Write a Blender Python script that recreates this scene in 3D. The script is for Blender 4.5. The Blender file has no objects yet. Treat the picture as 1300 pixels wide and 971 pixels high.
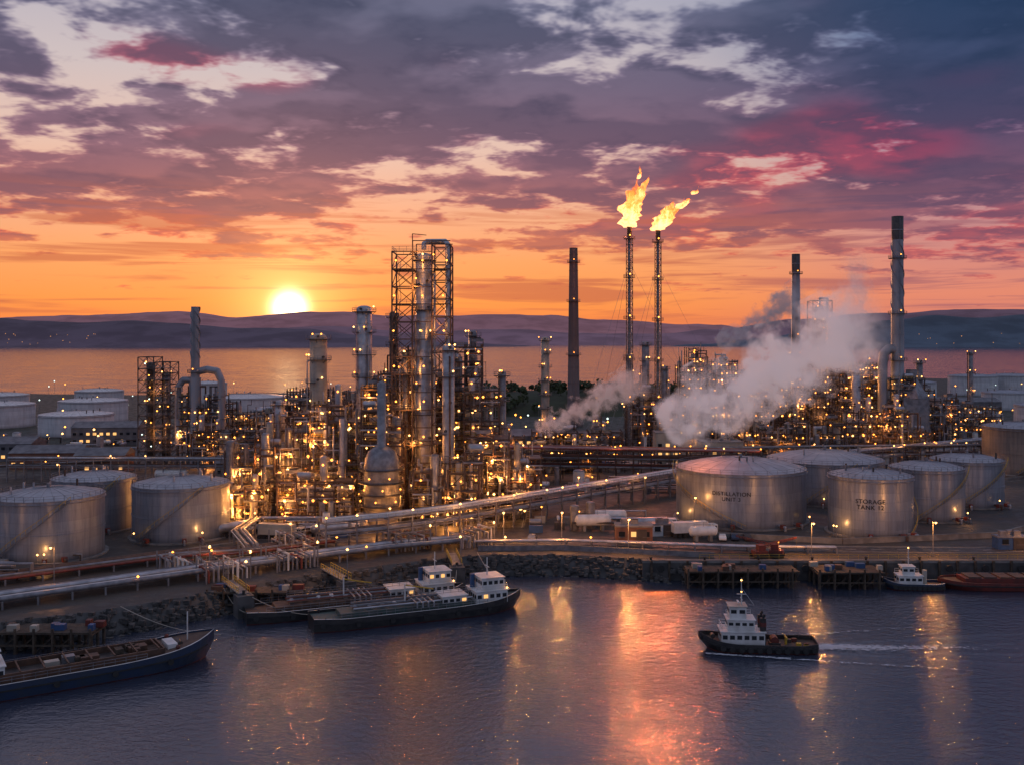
import bpy, math, random
from mathutils import Vector, Matrix, noise as mnoise
random.seed(11)
R=random.random
def U(a,b): return a+(b-a)*random.random()
scene=bpy.context.scene
COL=scene.collection
WATER_Z=-4.0

# ------------------------------------------------------------------ node helpers
class NT:
    def __init__(s,tree):
        s.t=tree; s.n=tree.nodes; s.l=tree.links
    def new(s,typ,**kw):
        nd=s.n.new(typ)
        for k,v in kw.items(): setattr(nd,k,v)
        return nd
    def put(s,sock,v):
        if v is None: return
        if isinstance(v,bpy.types.NodeSocket): s.l.new(v,sock)
        else:
            if isinstance(v,(tuple,list)) and sock.type=='RGBA' and len(v)==3: v=(*v,1)
            sock.default_value=v
    def M(s,op,a,b=None,c=None,clamp=False):
        nd=s.new('ShaderNodeMath',operation=op,use_clamp=clamp)
        s.put(nd.inputs[0],a); s.put(nd.inputs[1],b)
        if c is not None: s.put(nd.inputs[2],c)
        return nd.outputs[0]
    def sep(s,v):
        nd=s.new('ShaderNodeSeparateXYZ'); s.put(nd.inputs[0],v); return nd.outputs
    def comb(s,x,y,z):
        nd=s.new('ShaderNodeCombineXYZ'); s.put(nd.inputs[0],x); s.put(nd.inputs[1],y); s.put(nd.inputs[2],z); return nd.outputs[0]
    def noise(s,vec,scale,detail=4,rough=.55,dist=0.0):
        nd=s.new('ShaderNodeTexNoise'); s.put(nd.inputs['Vector'],vec)
        nd.inputs['Scale'].default_value=scale; nd.inputs['Detail'].default_value=detail
        nd.inputs['Roughness'].default_value=rough; nd.inputs['Distortion'].default_value=dist
        return nd.outputs['Fac']
    def ramp(s,fac,stops,interp='LINEAR'):
        nd=s.new('ShaderNodeValToRGB'); s.put(nd.inputs[0],fac)
        cr=nd.color_ramp; cr.interpolation=interp
        while len(cr.elements)<len(stops): cr.elements.new(0.5)
        for e,(p,c) in zip(cr.elements,stops):
            e.position=p
            if isinstance(c,(int,float)): c=(c,c,c)
            e.color=(*c,1)
        return nd.outputs[0]
    def mix(s,f,a,b,mode='MIX'):
        nd=s.new('ShaderNodeMix',data_type='RGBA',blend_type=mode)
        s.put(nd.inputs[0],f); s.put(nd.inputs[6],a); s.put(nd.inputs[7],b)
        return nd.outputs[2]
    def smooth(s,v,a,b,lo=0.0,hi=1.0):
        nd=s.new('ShaderNodeMapRange',interpolation_type='SMOOTHSTEP')
        s.put(nd.inputs[0],v); s.put(nd.inputs[1],a); s.put(nd.inputs[2],b)
        s.put(nd.inputs[3],lo); s.put(nd.inputs[4],hi)
        return nd.outputs[0]
    def vmul(s,v,k):
        nd=s.new('ShaderNodeVectorMath',operation='MULTIPLY'); s.put(nd.inputs[0],v); s.put(nd.inputs[1],k); return nd.outputs[0]
    def bump(s,h,strength=.3,dist=.05):
        nd=s.new('ShaderNodeBump'); s.put(nd.inputs['Height'],h)
        nd.inputs['Strength'].default_value=strength; nd.inputs['Distance'].default_value=dist
        return nd.outputs[0]

MATS={}
def newmat(name):
    m=bpy.data.materials.new(name); m.use_nodes=True
    nt=NT(m.node_tree); nt.n.clear()
    out=nt.new('ShaderNodeOutputMaterial')
    MATS[name]=m
    return m,nt,out
def princ(nt,out,base,rough=.5,metal=0.0,normal=None,ior=None,emit=None,estr=0):
    p=nt.new('ShaderNodeBsdfPrincipled')
    nt.put(p.inputs['Base Color'],base); nt.put(p.inputs['Roughness'],rough); nt.put(p.inputs['Metallic'],metal)
    if normal is not None: nt.put(p.inputs['Normal'],normal)
    if ior: p.inputs['IOR'].default_value=ior
    if emit is not None:
        nt.put(p.inputs['Emission Color'],emit); p.inputs['Emission Strength'].default_value=estr
    nt.l.new(p.outputs[0],out.inputs['Surface'])
    return p
def pbr(name,c1,c2,scale=.6,rough=.5,metal=0.0,bump=0.0,stretch=(1,1,1)):
    m,nt,out=newmat(name)
    tc=nt.new('ShaderNodeTexCoord').outputs['Object']
    v=nt.vmul(tc,stretch)
    n=nt.noise(v,scale,2,.62)
    f=nt.smooth(n,.3,.7)
    col=nt.mix(f,c1,c2)
    r=nt.M('ADD',nt.M('MULTIPLY',n,.25),rough-.12)
    nrm=None
    if bump: nrm=nt.bump(nt.noise(v,scale*4,3,.6),bump,.1)
    princ(nt,out,col,r,metal,nrm)
    return m
pbr('galv_steel',(.30,.305,.325),(.17,.172,.19),.5,.42,.45)
pbr('alu_clad',(.52,.525,.55),(.33,.335,.36),.4,.36,.6)
pbr('dark_steel',(.055,.05,.05),(.10,.085,.075),.5,.5,.3)
pbr('rust_steel',(.17,.09,.055),(.09,.055,.04),.7,.6,.2)
pbr('brown_steel',(.12,.075,.055),(.065,.05,.045),.6,.55,.2)
pbr('red_pipe',(.26,.05,.03),(.14,.04,.03),.6,.5)
pbr('white_paint',(.78,.78,.76),(.6,.59,.56),.5,.42)
pbr('cream_paint',(.50,.46,.38),(.36,.33,.28),.3,.5)
pbr('concrete',(.27,.26,.245),(.15,.145,.14),.35,.8,0,.3)
pbr('concrete_dark',(.12,.115,.11),(.06,.06,.06),.3,.8,0,.4)
pbr('rock',(.13,.12,.11),(.05,.05,.05),.8,.85,0,.6)
pbr('timber',(.11,.08,.055),(.05,.04,.03),1.2,.8,0,.4)
pbr('hull_black',(.018,.019,.022),(.045,.042,.04),.5,.35)
pbr('hull_blue',(.02,.04,.09),(.03,.045,.07),.5,.32)
pbr('boot_red',(.16,.03,.02),(.09,.025,.02),.6,.5)
pbr('deck_green',(.05,.10,.09),(.09,.10,.09),.7,.6)
pbr('deck_brown',(.14,.08,.05),(.08,.05,.04),.7,.7)
pbr('barge_red',(.2,.035,.025),(.1,.03,.025),.6,.55)
pbr('black_rubber',(.02,.02,.02),(.035,.035,.035),1,.75)
pbr('brick',(.24,.11,.07),(.16,.08,.06),.5,.8)
pbr('roof_sheet',(.2,.2,.21),(.12,.12,.13),.3,.55,.2)
pbr('chimney_concrete',(.17,.13,.12),(.11,.09,.09),.12,.75,0,.2,(1,1,.3))
pbr('chimney_steel',(.34,.35,.38),(.24,.25,.28),.15,.45,.4,0,(1,1,.3))
pbr('foliage',(.03,.05,.02),(.06,.085,.03),.5,.8)
pbr('grass',(.05,.06,.028),(.035,.04,.022),.08,.9,0,.5)
pbr('yellow_paint',(.65,.42,.04),(.5,.32,.04),.6,.5)
pbr('blue_paint',(.04,.10,.25),(.03,.08,.18),.6,.5)
pbr('road_paint',(.6,.6,.56),(.45,.45,.42),.6,.7)
pbr('dome_roof',(.40,.425,.46),(.31,.33,.36),.25,.45,.35)
m,nt,out=newmat('glass_dark'); princ(nt,out,(.02,.025,.03),.08,0)
def lampmat(name,c,s):
    m,nt,out=newmat(name); e=nt.new('ShaderNodeEmission'); nt.put(e.inputs[0],c); e.inputs[1].default_value=s
    nt.l.new(e.outputs[0],out.inputs[0]); m.cycles.emission_sampling='NONE'
lampmat('lamp_sodium',(1,.30,.04),7)
lampmat('lamp_warm',(1,.46,.12),8)
lampmat('lamp_cool',(.75,.95,.85),3)
lampmat('window_lit',(1,.5,.16),1.3)
lampmat('town_light',(1,.42,.15),.9)
# broken foam in the tug's wake
m,nt,out=newmat('foam')
tc=nt.new('ShaderNodeTexCoord').outputs['Object']; fn=nt.noise(nt.vmul(tc,(.7,1.6,1)),1.2,6,.7,.8)
at=nt.new('ShaderNodeAttribute',attribute_name='cover')
ff=nt.smooth(nt.M('ADD',fn,nt.M('MULTIPLY',at.outputs['Fac'],.22)),.56,.74)
d=nt.new('ShaderNodeBsdfDiffuse'); nt.put(d.inputs[0],(.72,.74,.78)); tr=nt.new('ShaderNodeBsdfTransparent'); mx=nt.new('ShaderNodeMixShader')
nt.put(mx.inputs[0],nt.M('MULTIPLY',ff,.7)); nt.l.new(tr.outputs[0],mx.inputs[1]); nt.l.new(d.outputs[0],mx.inputs[2]); nt.l.new(mx.outputs[0],out.inputs[0])

# tank shell : welded plate courses, rain streaks
def tankmat(name,ca,cb,metal,rough):
    m,nt,out=newmat(name)
    tc=nt.new('ShaderNodeTexCoord').outputs['Object']
    x,y,z=nt.sep(tc)
    ang=nt.M('ARCTAN2',y,x)
    u=nt.M('MULTIPLY',ang,12)
    v=nt.comb(u,z,0)
    b=nt.new('ShaderNodeTexBrick'); nt.put(b.inputs['Vector'],v)
    b.inputs['Scale'].default_value=1; b.inputs['Brick Width'].default_value=6.2832; b.inputs['Row Height'].default_value=2.3
    b.inputs['Mortar Size'].default_value=.03; b.inputs['Color1'].default_value=(1,1,1,1); b.inputs['Color2'].default_value=(.62,.62,.64,1)
    b.inputs['Mortar'].default_value=(.4,.4,.4,1)
    cs=nt.comb(nt.M('MULTIPLY',nt.M('COSINE',ang),9),nt.M('MULTIPLY',nt.M('SINE',ang),9),nt.M('MULTIPLY',z,.06))
    st=nt.smooth(nt.noise(cs,1.4,6,.7),.38,.68)
    base=nt.mix(st,ca,cb)
    base=nt.mix(.5,base,b.outputs[0],'MULTIPLY')
    rust=nt.smooth(nt.noise(cs,.9,5,.75),.62,.77)
    base=nt.mix(nt.M('MULTIPLY',rust,.5),base,(.16,.11,.08))
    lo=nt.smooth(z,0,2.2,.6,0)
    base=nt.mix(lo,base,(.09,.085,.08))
    r=nt.M('ADD',rough,nt.M('MULTIPLY',st,.15))
    nrm=nt.bump(nt.M('ADD',b.outputs['Fac'],nt.M('MULTIPLY',nt.noise(tc,.35,3),1.5)),.35,.04)
    princ(nt,out,base,r,metal,nrm)
tankmat('tank_steel',(.36,.40,.46),(.24,.27,.315),.5,.33)
tankmat('tank_white',(.68,.69,.70),(.52,.53,.54),.0,.45)
tankmat('tank_brown',(.30,.24,.20),(.2,.17,.15),.1,.5)

# ------------------------------------------------------------------ mesh builder
class MB:
    def __init__(s): s.v=[]; s.f=[]; s.m=[]; s.sm=[]; s.names=[]
    def mi(s,name):
        if name not in s.names: s.names.append(name)
        return s.names.index(name)
    def add(s,vs,fs,mat,smooth=False):
        o=len(s.v); k=s.mi(mat); s.v.extend(vs)
        for f in fs:
            s.f.append([i+o for i in f]); s.m.append(k); s.sm.append(smooth)
    def box(s,c,d,mat,rot=0.0):
        cx,cy,cz=c; hx,hy,hz=d[0]/2,d[1]/2,d[2]/2
        co,si=math.cos(rot),math.sin(rot)
        vs=[]
        for z in (-hz,hz):
            for x,y in ((-hx,-hy),(hx,-hy),(hx,hy),(-hx,hy)):
                vs.append((cx+x*co-y*si,cy+x*si+y*co,cz+z))
        s.add(vs,[(3,2,1,0),(4,5,6,7),(0,1,5,4),(1,2,6,5),(2,3,7,6),(3,0,4,7)],mat)
    def cyl(s,a,b,r,mat,n=8,r2=None,caps=True,smooth=True):
        a=Vector(a); b=Vector(b); d=b-a
        if d.length<1e-5: return
        d.normalize()
        up=Vector((0,0,1)) if abs(d.z)<.95 else Vector((1,0,0))
        u=d.cross(up).normalized(); w=d.cross(u)
        if r2 is None: r2=r
        vs=[]
        off=math.pi/n
        for (p,rr) in ((a,r),(b,r2)):
            for i in range(n):
                t=2*math.pi*i/n+off
                q=p+u*(rr*math.cos(t))+w*(rr*math.sin(t)); vs.append((q.x,q.y,q.z))
        fs=[(i,i+n,(i+1)%n+n,(i+1)%n) for i in range(n)]
        s.add(vs,fs,mat,smooth and n>5)
        if caps:
            s.add(vs,[tuple(range(n)),tuple(range(2*n-1,n-1,-1))],mat)
    def beam(s,a,b,w,mat): s.cyl(a,b,w*.7071,mat,4,smooth=False)
    def lathe(s,c,prof,mat,n=32,smooth=True,a0=0,a1=2*math.pi):
        full=abs(a1-a0-2*math.pi)<1e-4
        cnt=n if full else n+1
        vs=[]
        for (r,z) in prof:
            for i in range(cnt):
                t=a0+(a1-a0)*i/n
                vs.append((c[0]+r*math.cos(t),c[1]+r*math.sin(t),c[2]+z))
        fs=[]
        for k in range(len(prof)-1):
            for i in range(n):
                j=(i+1)%cnt
                fs.append((k*cnt+i,k*cnt+j,(k+1)*cnt+j,(k+1)*cnt+i))
        s.add(vs,fs,mat,smooth)
    def sphere(s,c,r,mat,n=10,sz=1.0):
        k=max(4,n//2)
        prof=[(max(1e-3,r*math.sin(math.pi*i/k)),-r*sz*math.cos(math.pi*i/k)) for i in range(k+1)]
        s.lathe(c,prof,mat,n)
    def lamp(s,p,mat='lamp_sodium',r=.27):
        x,y,z=p; r*=1.2
        s.add([(x+r,y,z),(x-r,y,z),(x,y+r,z),(x,y-r,z),(x,y,z+r),(x,y,z-r)],
              [(0,2,4),(2,1,4),(1,3,4),(3,0,4),(2,0,5),(1,2,5),(3,1,5),(0,3,5)],mat)
    def pipe(s,pts,r,mat,n=7):
        for i in range(len(pts)-1): s.cyl(pts[i],pts[i+1],r,mat,n,caps=(i==0 or i==len(pts)-2))
        for p in pts[1:-1]: s.sphere(p,r*1.04,mat,6)
    def drum(s,c,L,r,mat,ax='x'):
        cx,cy,cz=c
        d=Vector((1,0,0)) if ax=='x' else Vector((0,1,0))
        C=Vector(c)
        s.cyl(C-d*L/2,C+d*L/2,r,mat,12,caps=False)
        for sg in (-1,1):
            s.cyl(C+d*sg*L/2,C+d*sg*(L/2+r*.3),r,mat,12,r2=r*.75,caps=False)
            s.cyl(C+d*sg*(L/2+r*.3),C+d*sg*(L/2+r*.5),r*.75,mat,12,r2=r*.2)
        for sg in (-.3,.3):
            q=C+d*sg*L; s.box((q.x,q.y,cz-r*1.0),(.5 if ax=='x' else r*1.4,.5 if ax=='y' else r*1.4,r),'concrete')
    def rail(s,pts,z,mat='galv_steel',h=1.1,w=.06,step=2.0):
        for i in range(len(pts)-1):
            a=Vector((pts[i][0],pts[i][1],z)); b=Vector((pts[i+1][0],pts[i+1][1],z))
            for hh in (h,h*.5): s.beam(a+Vector((0,0,hh)),b+Vector((0,0,hh)),w,mat)
            k=max(1,int((b-a).length/step))
            for j in range(k+1):
                q=a.lerp(b,j/k); s.beam(q,q+Vector((0,0,h)),w,mat)
    def build(s,name,loc=(0,0,0),rot=0.0,parent=None):
        me=bpy.data.meshes.new(name)
        me.from_pydata(s.v,[],s.f)
        for nme in s.names: me.materials.append(MATS[nme])
        me.polygons.foreach_set('material_index',s.m)
        me.polygons.foreach_set('use_smooth',s.sm)
        me.update()
        o=bpy.data.objects.new(name,me); COL.objects.link(o)
        o.location=loc; o.rotation_euler=(0,0,rot)
        if parent: o.parent=parent
        return o
NL=0
def light(parent,p,power,col=(1,.36,.075),r=.12,name='floodlight'):
    global NL; NL+=1
    l=bpy.data.lights.new(name,'POINT'); l.energy=power; l.color=col; l.shadow_soft_size=r
    o=bpy.data.objects.new(name,l); COL.objects.link(o); o.location=p; o.parent=parent
    return o
PIPEM=['alu_clad','galv_steel','rust_steel','brown_steel','alu_clad','dark_steel','galv_steel']
def pm(): return random.choice(PIPEM)

# ------------------------------------------------------------------ storage tanks
def wrap_text(parent,txt,Rr,zc,size,ang,line=0):
    cu=bpy.data.curves.new('lettering','FONT'); cu.body=txt; cu.size=size; cu.align_x='CENTER'; cu.align_y='CENTER'
    cu.offset=.008*size; cu.space_line=.95; cu.space_character=1.1
    o=bpy.data.objects.new('tmp',cu); COL.objects.link(o)
    bpy.context.view_layer.update()
    dg=bpy.context.evaluated_depsgraph_get()
    me=bpy.data.meshes.new_from_object(o.evaluated_get(dg))
    bpy.data.objects.remove(o)
    for v in me.vertices:
        t=ang+v.co.x/Rr; z=zc+v.co.y
        v.co=Vector((math.cos(t)*(Rr+.16),math.sin(t)*(Rr+.16),z))
    me.materials.clear(); me.materials.append(MATS['black_rubber'])
    q=bpy.data.objects.new('lettering',me); COL.objects.link(q); q.parent=parent
def storage_tank(x,y,Rr,h,mat='tank_steel',dome=1.6,stair=-2.2,text=None,roofmat='dome_roof',detail=True,lamps=2,span=None):
    mb=MB(); n=72
    mb.lathe((0,0,0),[(Rr+.9,-.3),(Rr+.9,.35),(Rr,.36)],'concrete',n,False)
    mb.lathe((0,0,0),[(Rr,.2),(Rr,h)],mat,n)
    mb.lathe((0,0,0),[(Rr,h-.9),(Rr+.32,h-.85),(Rr+.32,h-.7),(Rr,h-.65)],'galv_steel',n,False)
    mb.lathe((0,0,0),[(Rr+.003,h-.12),(Rr+.16,h-.1),(Rr+.16,h+.05),(Rr-.05,h+.07)],'galv_steel',n,False)
    if not text:
        k=h*.45
        mb.lathe((0,0,0),[(Rr,k),(Rr+.14,k+.03),(Rr+.14,k+.13),(Rr,k+.16)],mat,n,False)
    prof=[(max(.02,Rr*(1-i/8)),h+.06+dome*(1-(1-i/8)**2)) for i in range(9)]
    mb.lathe((0,0,0),prof,roofmat,n)
    for i in range(24):
        t=2*math.pi*i/24
        for j in range(4):
            a=prof[j*2]; b=prof[j*2+2] if j<4 else prof[8]
            mb.beam((a[0]*math.cos(t),a[0]*math.sin(t),a[1]+.02),(b[0]*math.cos(t),b[0]*math.sin(t),b[1]+.02),.07,'galv_steel')
    mb.cyl((0,0,h+dome),(0,0,h+dome+1.0),.5,'galv_steel',10)
    for i in range(5):
        t=U(0,6.28); r=Rr*U(.3,.8); mb.cyl((r*math.cos(t),r*math.sin(t),h),(r*math.cos(t),r*math.sin(t),h+dome+.9),.25,pm(),8)
    if detail:
        m=36
        P=[((Rr-.1)*math.cos(2*math.pi*i/m),(Rr-.1)*math.sin(2*math.pi*i/m)) for i in range(m+1)]
        mb.rail(P,h+.05,'galv_steel',1.1,.06,2.2)
        N=int(h/.28); 
        if span is None: span=h*1.25/Rr
        if abs(span)>1.5: N=int(N*1.6)
        prev=None
        for i in range(N+1):
            t=stair+span*i/N; z=.3+(h-.2)*i/N
            mb.box(((Rr+.55)*math.cos(t),(Rr+.55)*math.sin(t),z),(.9,.32,.06),'galv_steel',t)
            cur=((Rr+.98)*math.cos(t),(Rr+.98)*math.sin(t),z)
            if prev and i%3==0:
                mb.beam((prev[0],prev[1],prev[2]+1.1),(cur[0],cur[1],cur[2]+1.1),.09,'yellow_paint')
                mb.beam(prev,cur,.16,'galv_steel'); mb.beam(cur,(cur[0],cur[1],cur[2]+1.1),.06,'yellow_paint')
            if i%3==0: prev=cur
        for t in (-1.9,-1.2,-.9):
            c,si=math.cos(t),math.sin(t); r=U(.22,.4)
            mb.pipe([((Rr-.1)*c,(Rr-.1)*si,1.1),((Rr+2.6)*c,(Rr+2.6)*si,1.1),((Rr+2.6)*c,(Rr+2.6)*si,.1)],r,pm())
            mb.box(((Rr+1.5)*c,(Rr+1.5)*si,1.1),(1,1,1),'red_pipe',t)
        mb.cyl(((Rr+.04)*math.cos(-2),(Rr+.04)*math.sin(-2),1.2),((Rr+.35)*math.cos(-2),(Rr+.35)*math.sin(-2),1.2),.45,'galv_steel',12)
    L=[]
    for i in range(lamps):
        t=-math.pi/2+U(-1.2,1.2); mb.cyl(((Rr+2.4)*math.cos(t),(Rr+2.4)*math.sin(t),0),((Rr+2.4)*math.cos(t),(Rr+2.4)*math.sin(t),2.6),.07,'galv_steel',6)
        p=((Rr+2.4)*math.cos(t),(Rr+2.4)*math.sin(t),2.8); mb.lamp(p,'lamp_warm',.2); L.append(p)
    o=mb.build('storage_tank',(x,y,0))
    for p in L[:1]: light(o,(p[0],p[1],p[2]+.35),260,(1,.42,.12))
    if text:
        wrap_text(o,text[0],Rr,text[1],text[2],text[3])
    return o
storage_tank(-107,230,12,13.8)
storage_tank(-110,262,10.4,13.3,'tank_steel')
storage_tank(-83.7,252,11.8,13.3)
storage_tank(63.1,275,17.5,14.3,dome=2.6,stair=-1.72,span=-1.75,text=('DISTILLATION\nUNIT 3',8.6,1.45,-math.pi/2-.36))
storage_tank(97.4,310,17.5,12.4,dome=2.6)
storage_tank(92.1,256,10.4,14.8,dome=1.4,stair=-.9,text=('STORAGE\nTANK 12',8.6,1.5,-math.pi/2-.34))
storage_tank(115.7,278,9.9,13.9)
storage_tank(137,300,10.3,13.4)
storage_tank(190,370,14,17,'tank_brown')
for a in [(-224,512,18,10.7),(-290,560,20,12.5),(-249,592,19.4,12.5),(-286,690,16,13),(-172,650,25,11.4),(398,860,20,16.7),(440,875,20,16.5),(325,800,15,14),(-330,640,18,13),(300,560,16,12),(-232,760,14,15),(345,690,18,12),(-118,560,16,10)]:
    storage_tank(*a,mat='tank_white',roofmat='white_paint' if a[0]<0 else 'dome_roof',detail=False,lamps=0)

def wall(name,pts,h=1.3,w=.35,mat='concrete',close=False):
    mb=MB()
    P=pts+[pts[0]] if close else pts
    for a,b in zip(P[:-1],P[1:]):
        d=Vector((b[0]-a[0],b[1]-a[1])); L=d.length; an=math.atan2(d.y,d.x)
        mb.box(((a[0]+b[0])/2,(a[1]+b[1])/2,h/2-.02),(L-w*.5,w,h),mat,an)
        mb.box(((a[0]+b[0])/2,(a[1]+b[1])/2,h+.04),(L-w*.5,w+.15,.1),'concrete',an)
    return mb.build(name)
wall('bund_wall',[(42,251),(80,241),(122,249),(160,280),(168,318)],1.3)
wall('bund_wall',[(-130,212),(-92,216),(-66,238),(-66,268)],1.1)

# ------------------------------------------------------------------ towers and stacks
def column(mb,cx,cy,h,r,mat='alu_clad',plats=6,z0=0,pipeside=1,ladder=True,r2=None,lamp=.8):
    if r2 is None: r2=r
    mb.cyl((cx,cy,z0),(cx,cy,z0+h*.1),r*1.06,'concrete_dark',18,r2=r*1.02)
    mb.lathe((cx,cy,0),[(r,z0+h*.1),(r,z0+h*.55),(r2,z0+h*.58),(r2,z0+h-r2*.5),(r2*.8,z0+h-r2*.15),(r2*.4,z0+h),(.05,z0+h+.05)],mat,20)
    for i in range(int(h/3.2)):
        z=z0+h*.1+i*3.2
        if z<z0+h-r2: 
            rr=(r if z<z0+h*.55 else r2); mb.lathe((cx,cy,z),[(rr,0),(rr+.07,.02),(rr+.07,.14),(rr,.16)],mat,20,False)
    L=[]
    for i in range(plats):
        z=z0+h*(.18+.8*i/max(1,plats-1)) - (0 if i<plats-1 else .6)
        rr=(r if z<z0+h*.56 else r2); a0=U(0,6.28) if i<plats-1 else 0; a1=a0+(U(3.2,5.2) if i<plats-1 else 2*math.pi)
        ro=rr+1.25
        mb.lathe((cx,cy,z),[(rr+.01,0),(ro,0),(ro,-.2),(rr+.01,-.2)],'dark_steel',18,False,a0,a1)
        n=12
        for k in range(n+1):
            t=a0+(a1-a0)*k/n; x,y=cx+ro*math.cos(t),cy+ro*math.sin(t)
            mb.beam((x,y,z),(x,y,z+1.1),.07,'galv_steel')
            if k:
                for hh in (.55,1.1): mb.beam((px,py,z+hh),(x,y,z+hh),.07,'galv_steel')
            if k%4==1: mb.beam((x,y,z-.1),(cx+rr*math.cos(t),cy+rr*math.sin(t),z-1.1),.1,'dark_steel')
            px,py=x,y
        for _ in range(2):
            if R()<lamp:
                t=-math.pi/2+U(-1.3,1.3); p=(cx+ro*math.cos(t),cy+ro*math.sin(t),z+1.5); mb.lamp(p,random.choice(['lamp_sodium','lamp_warm']),.24); L.append(p)
        t=-math.pi/2+U(-1,1)
        mb.cyl((cx+rr*.95*math.cos(t),cy+rr*.95*math.sin(t),z+.8),(cx+(rr+.4)*math.cos(t),cy+(rr+.4)*math.sin(t),z+.8),.4,'dark_steel',10)
    if pipeside:
        for k in range(random.choice([1,2,3])):
            t=-math.pi/2+U(-1.6,1.6); pr=U(.15,.38); q=(cx+(r+.75)*math.cos(t),cy+(r+.75)*math.sin(t)); z1=z0+h*U(.6,1)
            mb.pipe([(cx,cy,z1+.5),(q[0],q[1],z1),(q[0],q[1],z0)],pr,random.choice(['alu_clad','galv_steel','rust_steel']))
    if ladder:
        t=U(3.6,5.8); x,y=cx+(r+.5)*math.cos(t),cy+(r+.5)*math.sin(t)
        for dx in (-.22,.22): mb.beam((x+dx,y,z0),(x+dx,y,z0+h),.06,'galv_steel')
        for i in range(int(h/.9)): mb.beam((x-.22,y,z0+i*.9),(x+.22,y,z0+i*.9),.05,'galv_steel')
    return L
def distillation_column(x,y,h,r,mat='alu_clad',plats=7,r2=None,z0=0):
    mb=MB(); L=column(mb,0,0,h,r,mat,plats,z0,1,True,r2); o=mb.build('distillation_column',(x,y,0))
    for p in L[:2]: light(o,(p[0],p[1]-.3,p[2]),300)
    return o

def lattice(mb,x0,x1,y0,y1,z0,z1,nz,w=.35,mat='brown_steel',nx=1,ny=1,brace=.9):
    xs=[x0+(x1-x0)*i/nx for i in range(nx+1)]; ys=[y0+(y1-y0)*i/ny for i in range(ny+1)]
    zs=[z0+(z1-z0)*i/nz for i in range(nz+1)]
    for x in xs:
        for y in ys:
            if x in (x0,x1) or y in (y0,y1): mb.beam((x,y,z0),(x,y,z1),w,mat)
    for k,z in enumerate(zs[1:]):
        for y in (y0,y1): mb.beam((x0,y,z),(x1,y,z),w*.75,mat)
        for x in (x0,x1): mb.beam((x,y0,z+.02),(x,y1,z+.02),w*.75,mat)
    for k in range(nz):
        a,b=zs[k],zs[k+1]
        for i in range(nx):
            for y in (y0,y1):
                if R()<brace:
                    mb.beam((xs[i],y,a),(xs[i+1],y,b),w*.5,mat)
                if R()<brace:
                    mb.beam((xs[i+1],y+.05,a),(xs[i],y+.05,b),w*.5,mat)
        for j in range(ny):
            for x in (x0,x1):
                if R()<brace: mb.beam((x,ys[j],a),(x,ys[j+1],b),w*.5,mat)
    return zs

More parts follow.
